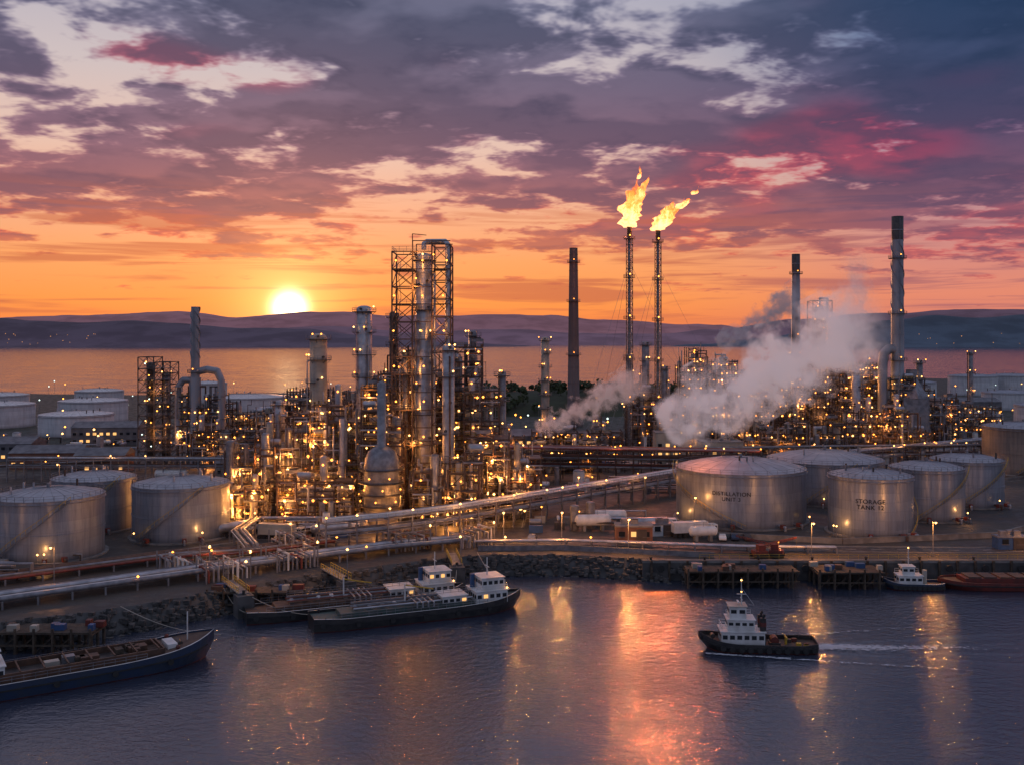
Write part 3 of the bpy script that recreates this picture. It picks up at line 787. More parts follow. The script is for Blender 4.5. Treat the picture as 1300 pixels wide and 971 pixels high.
building('site_cabin',176,265,8,3,2.8,.3,'barge_red','galv_steel',0)
def bullet(x,y,L,r,rot=0):
    mb=MB(); mb.drum((0,0,r+1.2),L,r,'white_paint'); mb.box((-L*.3,0,.7),(.7,r*1.6,1.5),'concrete'); mb.box((L*.3,0,.7),(.7,r*1.6,1.5),'concrete')
    mb.rail([(-L*.4,-.5),(L*.4,-.5)],r*2+1.2); mb.build('pressure_vessel',(x,y,0),rot)
bullet(21,258,8,1.5,.1); bullet(26,266,8,1.4); bullet(-118,345,10,1.6); bullet(47,245,6,1.2,.1)
def truck(x,y,rot,tanker=True,col='white_paint'):
    mb=MB()
    mb.box((0,0,.95),(9.5,1.0,.3),'dark_steel')
    mb.box((5.6,0,1.9),(2.0,2.4,2.3),col); mb.box((6.55,0,2.35),(.15,2.1,.9),'glass_dark'); mb.box((5.9,0,2.4),(.9,2.44,.7),'glass_dark'); mb.box((6.6,0,.8),(.2,2.3,.5),'dark_steel')
    if tanker: mb.cyl((-4.6,0,2.3),(4.2,0,2.3),1.15,col if col!='white_paint' else 'alu_clad',16); mb.sphere((-4.6,0,2.3),1.1,'alu_clad',12)
    else: mb.box((-.4,0,2.5),(9,2.4,2.6),col)
    for wx in (5.5,-2,-3.3,-4.6,2.6):
        for wy in (-1.05,1.05): mb.cyl((wx,wy-.15,.5),(wx,wy+.15,.5),.5,'black_rubber',14)
    mb.build('tanker_truck' if tanker else 'lorry',(x,y,.02),rot)
truck(45,250,.2,False); truck(-70,252,.9); truck(36,258,.1); truck(-58,247,-.2,False,'cream_paint'); truck(132,240,.1,False,'barge_red'); truck(-45,250,.4)
def car(x,y,rot,col):
    mb=MB()
    S=[(-2.1,.35,.75,.85),(-1.9,.3,.95,.88),(-1.3,.3,1.0,.9),(-.7,.3,1.45,.74),(.5,.3,1.45,.74),(1.1,.3,.98,.88),(1.9,.3,.85,.86),(2.15,.35,.65,.8)]
    vs=[];fs=[]
    for (x0,zb,zt,hw) in S: vs+= [(x0,-.88,zb),(x0,-.88,.85 if zt>.85 else zt),(x0,-hw,zt),(x0,hw,zt),(x0,.88,.85 if zt>.85 else zt),(x0,.88,zb)]
    for k in range(len(S)-1):
        for j in range(6): fs.append((k*6+j,k*6+(j+1)%6,(k+1)*6+(j+1)%6,(k+1)*6+j))
    fs+=[(0,1,2,3,4,5),tuple(len(vs)-1-i for i in range(6))]
    mb.add(vs,fs,col); mb.box((-.1,0,1.18),(1.5,1.66,.34),'glass_dark')
    for wx in (-1.3,1.35):
        for wy in (-.85,.85): mb.cyl((wx,wy-.1,.33),(wx,wy+.1,.33),.33,'black_rubber',12)
    mb.build('parked_car',(x,y,.02),rot)
for i,(x,y) in enumerate([(52,246),(55,246.4),(58,246),(125,240),(128,240),(-62,256),(-55,258),(166,262),(169,263),(5,246),(150,255)]):
    car(x,y,1.4+.1*(i%3),['white_paint','hull_blue','dark_steel','barge_red','galv_steel'][i%5])
def street_lamp(x,y,h=9,power=900,col=(1,.38,.09)):
    mb=MB(); mb.cyl((0,0,-.1),(0,0,h),.11,'galv_steel',8,r2=.07); mb.beam((0,0,h),(0,-1.4,h+.3),.1,'galv_steel'); mb.box((0,-1.5,h+.32),(.35,.8,.14),'galv_steel'); mb.lamp((0,-1.5,h+.05),'lamp_warm',.26)
    o=mb.build('street_lamp',(x,y,0)); light(o,(0,-1.5,h-.35),power,col)
for (x,y,p) in [(27,231,3600),(68,226,3200),(96,227,3200),(124,231,2600),(-2,240,2200),(-68,262,900),(-92,200,700),(12,240,2600),(48,262,500),(150,245,1300),(-50,226,800),(-30,246,900),(160,330,600),(195,330,600),(225,400,800),(-150,330,600),(-185,300,600),(-120,196,600),(240,480,800),(20,300,600),(-76,276,700),(40,300,500),(-200,430,800),(280,520,1000),(200,560,1200),(110,560,1200),(-120,500,1000)]:
    street_lamp(x,y,8,p)
random.seed(33); mb=MB()
for i in range(170):
    y=U(420,900); x=U(-.48,.52)*y; z=U(5,11); mb.beam((x,y,0),(x,y,z),.16,'galv_steel'); mb.lamp((x,y,z+.2),random.choice(['lamp_sodium','lamp_warm','lamp_sodium','lamp_cool']),U(.3,.5))
mb.build('yard_lighting')
random.seed(34)
def clutter(name,x0,x1,y0,y1,n,loc):
    mb=MB()
    for i in range(n):
        x=U(x0,x1); y=U(y0,y1); q=R()
        if q<.3: mb.box((x,y,.9),(U(1,4),U(1,3),1.8),random.choice(['galv_steel','cream_paint','rust_steel','concrete','dark_steel','blue_paint']))
        elif q<.5: mb.drum((x,y,1.6),U(2,5),U(.4,.9),random.choice(['alu_clad','white_paint','galv_steel']),random.choice('xy'))
        elif q<.62: r=U(.6,2); hh=U(2,7); mb.cyl((x,y,0),(x,y,hh),r,random.choice(['alu_clad','white_paint','galv_steel']),16); mb.sphere((x,y,hh),r*.99,'galv_steel',12,.3)
        elif q<.9:
            L=U(5,16); z=U(.5,3.5); 
            for k in range(random.choice([2,3,4])): mb.pipe([(x,y+k*.6,0.05),(x,y+k*.6,z),(x+L,y+k*.6,z),(x+L,y+k*.6,.05)],U(.12,.25),pm(),7)
        else:
            mb.beam((x,y,0),(x,y,4.5),.12,'galv_steel'); mb.lamp((x,y,4.7),'lamp_sodium',.22)
    mb.build(name,loc)
clutter('yard_equipment',-14,14,-8,8,26,(-96,335,0))
clutter('yard_equipment',-40,40,-10,10,60,(40,380,0))
clutter('yard_equipment',-18,20,-6,6,40,(25,326,0))
clutter('yard_equipment',-16,16,-6,7,40,(-10,312,0))
clutter('yard_equipment',-60,60,-10,10,80,(120,386,0))
clutter('yard_equipment',-60,60,-30,30,70,(-190,450,0))
clutter('yard_equipment',-60,60,-30,30,70,(230,470,0))
clutter('yard_equipment',-24,16,-5,5,34,(-46,254,0))
clutter('yard_equipment',-20,20,-10,8,50,(-128,215,0))
clutter('yard_equipment',-9,9,-7,7,16,(14,262,0))
clutter('yard_equipment',-40,50,-20,20,60,(10,450,0))

# ------------------------------------------------------------------ land, roads, banks
shore=[(-900,60),(-400,95),(-190,130),(-120,160),(-92,173),(-73,184),(-56,199),(-39,212),(-23,222),(-9,229),(13,229),(37,223),(79,222),(130,222),(180,226),(260,232),(400,240),(900,260)]
back=[(1500,900),(700,1150),(420,1250),(260,1120),(180,980),(90,930),(20,900),(-60,880),(-180,900),(-330,860),(-480,900),(-900,860)]
m,nt,out=newmat('ground')
tc=nt.new('ShaderNodeTexCoord').outputs['Object']
n1=nt.noise(tc,.03,4,.6); n2=nt.noise(tc,.25,5,.65); n3=nt.noise(tc,2.5,3,.7)
c=nt.mix(nt.smooth(n1,.42,.58),(.045,.043,.042),(.08,.066,.052))
c=nt.mix(nt.smooth(n2,.5,.68),c,(.10,.088,.075))
c=nt.mix(nt.M('MULTIPLY',nt.smooth(n3,.4,.7),.5),c,(.035,.035,.035))
x,y,z=nt.sep(tc)
g=nt.M('MULTIPLY',nt.smooth(nt.M('ADD',y,nt.M('MULTIPLY',n1,400)),640,760),.9)
c=nt.mix(g,c,(.04,.045,.025))
princ(nt,out,c,nt.smooth(n2,.3,.7,.45,.85),0,nt.bump(n3,.4,.08))
def dense(pts,step,amp,seed):
    res=[]
    for a,b in zip(pts[:-1],pts[1:]):
        L=math.dist(a,b); k=max(1,int(L/step))
        for i in range(k):
            t=i/k; x=a[0]+(b[0]-a[0])*t; y=a[1]+(b[1]-a[1])*t
            res.append((x+amp*mnoise.noise(Vector((x*.15,y*.15,seed))),y+amp*mnoise.noise(Vector((x*.15,y*.15,seed+9)))))
    res.append(pts[-1]); return res
S=dense(shore,4,1.2,1); B=dense(back,25,14,4)
ring=S+B
vs=[(p[0],p[1],0) for p in ring]; n=len(ring)
low=[]
for i,p in enumerate(ring):
    a=Vector(ring[i-1]); b=Vector(ring[(i+1)%n]); d=(b-a).normalized(); nr=Vector((d.y,-d.x)); w=5.0 if i<len(S) else 12
    if i<len(S) and 30<p[0]<300: w=.5
    low.append((p[0]+nr.x*w,p[1]+nr.y*w,-6))
import bmesh
bm=bmesh.new(); tv=[bm.verts.new(v) for v in vs]; f=bm.faces.new(tv); 
if f.normal.z<0: f.normal_flip()
bmesh.ops.triangulate(bm,faces=[f])
lv=[bm.verts.new(v) for v in low]
for i in range(n):
    j=(i+1)%n; ff=bm.faces.new((tv[i],tv[j],lv[j],lv[i])); ff.material_index=1
me=bpy.data.meshes.new('ground'); bmesh.ops.recalc_face_normals(bm,faces=bm.faces[:]); bm.to_mesh(me); bm.free()
me.materials.append(MATS['ground']); me.materials.append(MATS['concrete_dark'])
o=bpy.data.objects.new('ground',me); COL.objects.link(o)

random.seed(40); mb=MB()
def rock(x,y,z,s):
    vs=[]
    for a in (-1,1):
        for b in (-1,1):
            for c_ in (-1,1): vs.append((x+a*s*U(.4,.8),y+b*s*U(.4,.8),z+c_*s*U(.3,.6)))
    mb.add(vs,[(0,1,3,2),(4,6,7,5),(0,4,5,1),(2,3,7,6),(0,2,6,4),(1,5,7,3)],'rock')
for a,b in zip(S[:-1],S[1:]):
    if a[0]<-200 or a[0]>40: continue
    d=(Vector(b)-Vector(a)); L=d.length; d.normalize(); nr=Vector((d.y,-d.x))
    for k in range(int(L*7)):
        t=R(); u=R(); q=Vector(a)+d*(L*t)+nr*(5.4*u); rock(q.x,q.y,-u*5.04,U(.35,1.0))
mb.build('riprap_bank')

m,nt,out=newmat('asphalt')
tc=nt.new('ShaderNodeTexCoord').outputs['Object']; n=nt.noise(tc,.5,5,.6); n2=nt.noise(tc,8,3,.6)
princ(nt,out,nt.mix(n,(.035,.035,.037),(.075,.072,.07)),nt.smooth(n,.35,.65,.35,.75),0,nt.bump(n2,.3,.02))
def road(pts,w,name='road'):
    mb=MB()
    l=offs(pts,w/2); r=offs(pts,-w/2)
    for i in range(len(pts)-1):
        mb.add([(r[i].x,r[i].y,.02),(r[i+1].x,r[i+1].y,.02),(l[i+1].x,l[i+1].y,.02),(l[i].x,l[i].y,.02)],[(0,1,2,3)],'asphalt')
    for sd in (1,-1):
        k0=offs(pts,sd*(w/2+.1))
        for i in range(len(pts)-1):
            a,b=k0[i],k0[i+1]; mb.box(((a.x+b.x)/2,(a.y+b.y)/2,.06),((b-a).length,.2,.14),'concrete',math.atan2(b.y-a.y,b.x-a.x))
        e0=offs(pts,sd*(w/2-.35)); e1=offs(pts,sd*(w/2-.5))
        for i in range(len(pts)-1): mb.add([(e0[i].x,e0[i].y,.026),(e0[i+1].x,e0[i+1].y,.026),(e1[i+1].x,e1[i+1].y,.026),(e1[i].x,e1[i].y,.026)],[(0,1,2,3) if sd<0 else (3,2,1,0)],'road_paint')
    for i in range(len(pts)-1):
        a,b=Vector(pts[i]),Vector(pts[i+1]); L=(b-a).length; d=(b-a)/L
        for k in range(int(L/6)):
            q=a+d*(k*6+2); mb.box((q.x,q.y,.024),(2.4,.15,.006),'road_paint',math.atan2(d.y,d.x))
    mb.build(name)
road([(-6,244),(20,242.5),(60,236),(110,234),(170,246),(260,262)],6)
road([(-66,250),(-44,247),(-6,244)],6)
road([(-90,320),(-72,312),(-78,256)],5)
road([(0,262),(2,300),(-4,325),(60,332),(150,338),(220,372)],6)
road([(-260,290),(-160,318),(-90,320)],6)

mb=MB()
mb.box((85,221.9,-2.6),(112,.8,6),'concrete_dark'); mb.box((85,222.2,.12),(112,1.6,.5),'concrete')
for i in range(28):
    x=31+i*4; mb.box((x,221.2,-1.9),(.5,.4,4.6),'timber')
    if i%3==0: mb.cyl((x,222.2,.3),(x,222.2,.9),.25,'black_rubber',10); mb.cyl((x,222.2,.9),(x,222.2,1.05),.38,'black_rubber',10)
for i in range(14): 
    x=33+i*8; mb.cyl((x,220.8,-1.2),(x,220.5,-1.2),.8,'black_rubber',14)
mb.rail([(42,223),(140,223)],.35,'yellow_paint',1.1,.06,2.2)
mb.build('quay_wall')
def wharf(x0,x1,y0,y1,z=-.6):
    mb=MB(); w=x1-x0
    n=int(w/.45)
    for i in range(n): mb.box((x0+w*(i+.5)/n,(y0+y1)/2,z),(w/n-.04,y1-y0,.2),'timber')
    for k in range(int(w/3.2)+1):
        x=x0+min(w,k*3.2)
        for y in (y0+.3,(y0+y1)/2,y1-.4): mb.cyl((x,y,-7),(x,y,z-.1),.26,'timber',8)
        mb.beam((x,y0,z-.35),(x,y1,z-.35),.3,'timber'); mb.beam((x,y0+.35,-3.9),(min(x1,x+3.2),y0+.35,z-.4),.15,'timber')
        mb.cyl((x,y0-.2,-5),(x,y0-.2,z+.9),.22,'timber',8)
    mb.beam((x0,y0-.05,z+.1),(x1,y0-.05,z+.1),.35,'timber'); mb.beam((x0,y0-.05,-2.6),(x1,y0-.05,-2.6),.3,'timber')
    for i in range(8):
        q=U(x0,x1); mb.box((q,U(y0+1,y1-1),z+.6),(U(.8,2.2),1.2,1.0),random.choice(['cream_paint','rust_steel','blue_paint','barge_red']))
    return mb.build('timber_wharf')
random.seed(44)
wharf(38,62,214.5,221.2); wharf(66,80,213.5,221.2)
wharf(-88,-72,170,176); wharf(-60,-40,196,201,-.4)
def crane(x,y,rot):
    mb=MB(); mb.box((0,0,1),(3,2.4,1.2),'barge_red'); mb.box((.3,0,2.2),(1.6,1.8,1.3),'barge_red'); mb.box((.9,-.2,2.3),(.5,1.2,.8),'glass_dark')
    for s in (-1,1): mb.box((0,s*1.2,.45),(3.6,.6,.85),'black_rubber')
    for o in (-.35,.35):
        for q in (0,.6): mb.beam((1,o,2.2+q),(9,o*.4,4.0+q*.4),.12,'barge_red')
    for k in range(8): 
        t=k/8; mb.beam((1+8*t,-.3,2.2+1.8*t),(1+8*(t+.06),.3,2.75+1.75*t),.08,'barge_red')
    mb.beam((9,0,4),(9,0,1.2),.05,'dark_steel'); mb.build('crawler_crane',(x,y,.3),rot)
crane(60,226,2.8); crane(56,225.2,.2)
def jetty():
    mb=MB(); random.seed(45)
    for (p,q) in [((-96,176),(-93,166)),((-58,203),(-52,193)),((-40,214),(-34,204)),((-14,229),(-12,217))]:
        p=Vector(p);q=Vector(q); d=(q-p).normalized(); nr=Vector((-d.y,d.x)); an=math.atan2(d.y,d.x); L=(q-p).length; c=(p+q)/2
        mb.box((c.x,c.y,.4),(L,2.2,.2),'galv_steel',an)
        for s in (-1,1):
            u=p+nr*s*1.1; v=q+nr*s*1.1; mb.rail([(u.x,u.y),(v.x,v.y)],.5,'yellow_paint',1.1,.1,1.4)
        mb.box((q.x,q.y,-2.6),(3.2,3.2,5.6),'concrete_dark',an); mb.cyl((q.x,q.y,.2),(q.x,q.y,1),.3,'black_rubber',10)
        e=q-d*2; mb.beam((e.x+1,e.y,.4),(e.x+1,e.y,6),.14,'galv_steel'); mb.lamp((e.x+1,e.y,6.2),'lamp_warm',.25)
    o=mb.build('mooring_jetty'); light(o,(-52,195,6.4),900,(1,.42,.12)); light(o,(-34,206,6.4),1200,(1,.42,.12))
jetty()
wall('perimeter_fence',[(-8,233.5),(12,234),(36,228),(46,226)],1.2,.15,'galv_steel')

# ------------------------------------------------------------------ vessels
def hull(mb,L,B,H,top='hull_black',deck='deck_green',blunt=.0,sheer=.5,bul=.8,trim='white_paint'):
    N=26; rows=[]
    for i in range(N+1):
        s=i/N; x=-L/2+L*s
        f=min(1,.78+.22*min(1,s/.12))
        if s>.76: t=(s-.76)/.24; f*=max(0.0,1-t**(2.2+blunt))
        b=B/2*f; hz=H*(1+sheer*max(0,(s-.6)/.4)**2+.12*max(0,(.15-s)/.15))
        xl=x-(1.4*max(0,(s-.8)/.2))
        bb=b*(.72 if s<.7 else .72*(1-.6*(s-.7)/.3))
        rows.append([(xl-.5*(s>.9),0,-1.2),(xl,bb,-1.2),(xl,b*.94*(1-.3*max(0,(s-.75)/.25)),.15),(x,b,hz*.62),(x,b+.0,hz),(x,b+.06,hz+.0),(x,max(0,b-.2),hz+.02),(x,max(0,b-.2),hz-bul),(x,0,hz-bul+.04)])
    mats=[('boot_red',0),('boot_red',1),(top,2),(top,3),(trim,4),(trim,5),(top,6),(deck,7)]
    for sg in (1,-1):
        for (mt,k) in mats:
            vs=[];fs=[]
            for r in rows:
                for p in (r[k],r[k+1]): vs.append((p[0],p[1]*sg,p[2]))
            for i in range(N): fs.append((2*i,2*i+2,2*i+3,2*i+1) if sg>0 else (2*i+1,2*i+3,2*i+2,2*i))
            mb.add(vs,fs,mt)
    r=rows[0]; mb.add([(p[0],p[1],p[2]) for p in r[:7]]+[(p[0],-p[1],p[2]) for p in reversed(r[1:7])],[tuple(range(13))],top)
    for sg in (1,-1):
        for i in range(N-1):
            a,b=rows[i][3],rows[i+1][3]; mb.beam((a[0],a[1]*sg,a[2]),(b[0],b[1]*sg,b[2]),.22,'black_rubber')
    return rows
def cabin(mb,c,d,mat='white_paint',lit=0.0,roof='white_paint'):
    cx,cy,z=c; w,dp,h=d
    mb.box((cx,cy,z+h/2),(w,dp,h),mat); mb.box((cx,cy,z+h+.06),(w+.4,dp+.4,.14),roof)
    n=max(1,int(w/1.1)); m=max(1,int(dp/1.1))
    for sg in (-1,1):
        for i in range(n): mb.box((cx-w/2+w*(i+.5)/n,cy+sg*(dp/2+.01),z+h*.62),(w/n*.66,.06,h*.3),'window_lit' if R()<lit else 'glass_dark')
        for i in range(m): mb.box((cx+sg*(w/2+.01),cy-dp/2+dp*(i+.5)/m,z+h*.62),(.06,dp/m*.66,h*.3),'glass_dark')
def tyres(mb,rows,H,step=2):
    for i in range(1,len(rows)-4,step):
        for sg in (1,-1):
            p=rows[i][3]; mb.cyl((p[0],p[1]*sg,p[2]-.3),(p[0],(p[1]+.3)*sg,p[2]-.3),.48,'black_rubber',12)
def tug():
    random.seed(70); mb=MB(); L,B,H=20,6.6,1.5
    rows=hull(mb,L,B,H,'hull_black','deck_brown',.3,.9,.7,'black_rubber'); tyres(mb,rows,H)
    for i in range(7): mb.cyl((9.6,(i-3)*.25,1.9),(9.9,(i-3)*.25,1.9),.3,'black_rubber',8)
    cabin(mb,(2.6,0,1.0),(7.4,4.2,2.3)); cabin(mb,(2.9,0,3.4),(4.6,3.4,1.9),'white_paint')
    cabin(mb,(3.4,0,5.4),(2.9,2.9,2.1),'white_paint',roof='cream_paint')
    mb.rail([(.4,-2),(6.2,-2),(6.2,2),(.4,2)],3.4,'white_paint',1,.07,1.2); mb.rail([(.8,-1.6),(5,-1.6)],5.4,'white_paint',.9,.06,1)
    for s in (-1,1):
        mb.cyl((-.9,s*1.1,1),(-.9,s*1.1,5.6),.55,'hull_black',12); mb.cyl((-.9,s*1.1,4.2),(-.9,s*1.1,4.9),.57,'barge_red',12)
        mb.cyl((-.9,s*1.1,5.6),(-1.2,s*1.1,6.2),.22,'black_rubber',8)
    mb.cyl((2.6,0,7.5),(2.6,0,12.2),.12,'white_paint',8,r2=.06); mb.beam((1.8,0,9.4),(3.4,0,9.4),.1,'white_paint'); mb.beam((2.6,-1,8.6),(2.6,1,8.6),.1,'white_paint')
    mb.beam((2.6,0,10.5),(.4,0,7.5),.05,'white_paint'); mb.box((3.2,0,8.1),(.3,1.6,.2),'white_paint'); mb.lamp((2.6,0,11.8),'lamp_warm',.16); mb.lamp((2.6,0,9.8),'lamp_warm',.14)
    mb.cyl((-3,-.9,1.6),(-3,.9,1.6),.7,'barge_red',14); mb.box((-3,0,1.1),(1.8,2.2,.4),'dark_steel'); mb.cyl((-5,0,.8),(-5,0,2.1),.22,'yellow_paint',8); mb.cyl((-5,-1,2.1),(-5,1,2.1),.16,'yellow_paint',8)
    for i in range(6): mb.box((U(-8.6,-5.5),U(-2,2),1.1),(.8,.7,.6),random.choice(['barge_red','dark_steel','yellow_paint','blue_paint']))
    mb.cyl((7.6,-.6,2.1),(7.6,.6,2.1),.4,'dark_steel',10); mb.sphere((1,-2.1,2.3),.35,'yellow_paint',8)
    mb.rail([(-9.6,-2.4),(-4,-3),(-1,-3)],1.4,'galv_steel',.9,.06,1.5)
    mb.build('tugboat',(42.5,173,WATER_Z),math.radians(176))
tug()
def tanker(x,y,rot,L,B,H,sup,name,hullm,deckm,seed):
    random.seed(seed); mb=MB(); rows=hull(mb,L,B,H,hullm,deckm,.4,.55,.5)
    zt=H-.4; 
    mb.box((-L*.02+ -2,0,zt+.45),(L*.62,B*.62,.9),deckm)
    for i in range(9):
        xx=-L*.30+i*L*.06; mb.cyl((xx,U(-1,1),zt+.9),(xx,U(-1,1),zt+1.5),.45,random.choice(['galv_steel','rust_steel','white_paint']),10)
    for k in range(5):
        yy=-1.9+k*.9; mb.pipe([(-L*.32,yy,zt+1.5),(L*.24,yy,zt+1.5)],U(.1,.2),random.choice(['alu_clad','rust_steel','galv_steel','red_pipe']))
    for k in range(4):
        xx=-1.5+k*1.1; mb.pipe([(xx,-B*.42,zt+.8),(xx,-B*.42,zt+1.7),(xx,B*.42,zt+1.7),(xx,B*.42,zt+.8)],.16,'alu_clad')
    mb.beam((-L*.32,.4,zt+2.1),(L*.26,.4,zt+2.1),.3,'galv_steel'); mb.rail([(-L*.32,.1),(L*.26,.1)],zt+2.2,'galv_steel',1,.06,1.5)
    mb.beam((-3,0,zt),(-3,0,zt+4.8),.25,'white_paint'); mb.beam((-3,0,zt+4.6),(2.4,-1,zt+3.6),.2,'yellow_paint')
    mb.rail([(-L*.42,-B/2+.3),(L*.3,-B/2+.3)],H,'galv_steel',1,.06,1.6); mb.rail([(-L*.42,B/2-.3),(L*.3,B/2-.3)],H,'galv_steel',1,.06,1.6)
    if sup:
        sx=L*sup
        cabin(mb,(sx,0,zt),(6.5,B*.72,2.5),'white_paint',.1); cabin(mb,(sx+.4,0,zt+2.6),(4.6,B*.6,2.3),'white_paint',.1); 
        mb.rail([(sx-3.2,-B*.36),(sx+3.2,-B*.36)],zt+2.6,'white_paint',1,.07,1.2)
        mb.cyl((sx,0,zt+5),(sx,0,zt+8.5),.1,'white_paint',8); mb.beam((sx,-1.2,zt+6.8),(sx,1.2,zt+6.8),.1,'white_paint'); mb.cyl((sx-2.6,1.4,zt+2),(sx-2.6,1.4,zt+5.2),.5,'blue_paint',12)
        cabin(mb,(sx-7.5,0,zt),(5,B*.6,2.1),'white_paint',.1)
        mb.lamp((sx+3,-B*.4,zt+3),'lamp_warm',.16)
    mb.cyl((L*.40,-1,H+.2),(L*.40,1,H+.2),.4,'dark_steel',10); mb.cyl((L*.42,0,H-.3),(L*.42,0,H+3.4),.1,'white_paint',8)
    for xx in (-L*.45,-L*.2,L*.1,L*.34):
        for sg in (-1,1): mb.cyl((xx,sg*(B*.4),H-.4),(xx,sg*(B*.4),H+.3),.18,'dark_steel',8)
    tyres(mb,rows,H,4)
    return mb.build(name,(x,y,WATER_Z),rot)
a=math.atan2(15.1,37.3)
tanker(-17.8,192.3,a,42,8,2.3,.33,'tanker_ship','hull_black','deck_green',71)
tanker(-30.5,197.8,a,44,8,2.1,.36,'tanker_ship','hull_black','deck_brown',72)
random.seed(73); mb=MB(); L=44; B=9.5; H=2.6
rows=hull(mb,L,B,H,'hull_blue','deck_brown',.5,.75,.3)
mb.box((-2,-3.1,H+.35),(30,.3,1.3),'rust_steel'); mb.box((-2,3.1,H+.35),(30,.3,1.3),'rust_steel'); mb.box((13,0,H+.35),(.3,5.9,1.3),'rust_steel'); mb.box((-17,0,H+.35),(.3,5.9,1.3),'rust_steel')
for i in range(9): mb.beam((-15+i*3.4,-3,H+1.05),(-15+i*3.4,3,H+1.05),.22,'rust_steel')
mb.box((-2,0,H-.1),(29,5.8,.2),'dark_steel')
for i in range(8): mb.box((U(-9,11),U(-2,2),H+.5),(U(1,3),U(1,2),1),random.choice(['cream_paint','rust_steel','timber','galv_steel']))
cabin(mb,(-12.6,0,H-.3),(4.6,6.4,2.5)); cabin(mb,(-12.4,0,H+2.3),(3,4.4,2)); mb.cyl((-12.4,0,H+4.3),(-12.4,0,H+7.5),.09,'white_paint',8)
mb.cyl((17.5,0,H),(17.5,0,H+5.5),.11,'white_paint',8); mb.cyl((16,-1.2,H+.6),(16,1.2,H+.6),.5,'dark_steel',12); mb.box((14.6,0,H+.5),(1.6,4,1.1),'white_paint')
mb.rail([(-16,-4.3),(10,-4.3)],H,'galv_steel',.9,.06,1.6); mb.rail([(-16,4.3),(10,4.3)],H,'galv_steel',.9,.06,1.6)
for sg in (1,-1): mb.sphere((15,sg*3.6,H+.9),.4,'barge_red',8)
tyres(mb,rows,H,5)
mb.build('cargo_barge',(-69,157.2,WATER_Z),math.atan2(18,27.2))
random.seed(74); mb=MB(); rows=hull(mb,13,4.6,1.4,'hull_blue','deck_brown',.3,.8,.5); tyres(mb,rows,1.4)
cabin(mb,(.5,0,1),(5,3,1.9)); cabin(mb,(.9,0,3),(2.6,2.4,1.8)); mb.cyl((.6,0,4.9),(.6,0,8.6),.09,'white_paint',8); mb.beam((.6,-.8,6.6),(.6,.8,6.6),.08,'white_paint'); mb.cyl((-2.8,0,1),(-2.8,0,4),.5,'cream_paint',10); mb.lamp((.6,0,8.7),'lamp_warm',.15)
mb.rail([(-2,-1.6),(3,-1.6)],3,'white_paint',.9,.06,1)
mb.build('tugboat',(86,214.5,WATER_Z),math.radians(176))
mb=MB(); rows=hull(mb,34,7.5,1.7,'barge_red','deck_brown',1.5,.3,.4,'barge_red')
mb.box((0,0,1.9),(24,4.6,1.1),'barge_red'); 
for i in range(7): mb.box((-10+i*3.3,0,2.6),(2.6,4.2,.3),random.choice(['rust_steel','barge_red','brown_steel']))
mb.rail([(-14,-3.3),(12,-3.3)],1.6,'galv_steel',.9,.06,2); mb.cyl((-12,0,2),(-12,0,5.5),.1,'white_paint',8)
mb.build('cargo_barge',(109,215,WATER_Z),math.radians(179))
mb=MB()
for a_,b_ in [((-50,187.8,-2),(-58,199,.6)),((-36,186.5,-2),(-52,193,.6)),((-50,171,-1),(-72,183,.6)),((0,199,-1.6),(-8,229,.6)),((-12,206,-2),(-12,217,.6))]:
    A_=Vector(a_);Bv=Vector(b_); prev=A_
    for k in range(1,9):
        t=k/8; q=A_.lerp(Bv,t)-Vector((0,0,1.2*math.sin(math.pi*t))); mb.beam(prev,q,.09,'cream_paint'); prev=q
mb.build('mooring_lines')

# ------------------------------------------------------------------ water
m,nt,out=newmat('water')
tc=nt.new('ShaderNodeTexCoord').outputs['Object']
v1=nt.vmul(tc,(1.0,1.5,1))
w1=nt.noise(v1,.5,3,.62,.4); w2=nt.noise(v1,2.1,2,.6,.3); w3=nt.noise(tc,.06,3,.5)
hgt=nt.M('ADD',nt.M('MULTIPLY',w1,1.0),nt.M('MULTIPLY',w2,.4))
amp=nt.smooth(nt.noise(tc,.018,3,.6,.5),.35,.65,.4,1.05)
hgt=nt.M('MULTIPLY',hgt,amp)
bp=nt.bump(hgt,.62,.36)
princ(nt,out,nt.mix(w3,(.030,.040,.064),(.046,.056,.086)),.11,0,bp,2.1)
mb=MB(); E=30000
mb.add([(-E,-3000,0),(E,-3000,0),(E,E,0),(-E,E,0)],[(0,1,2,3)],'water')
mb.build('water',(0,0,WATER_Z))
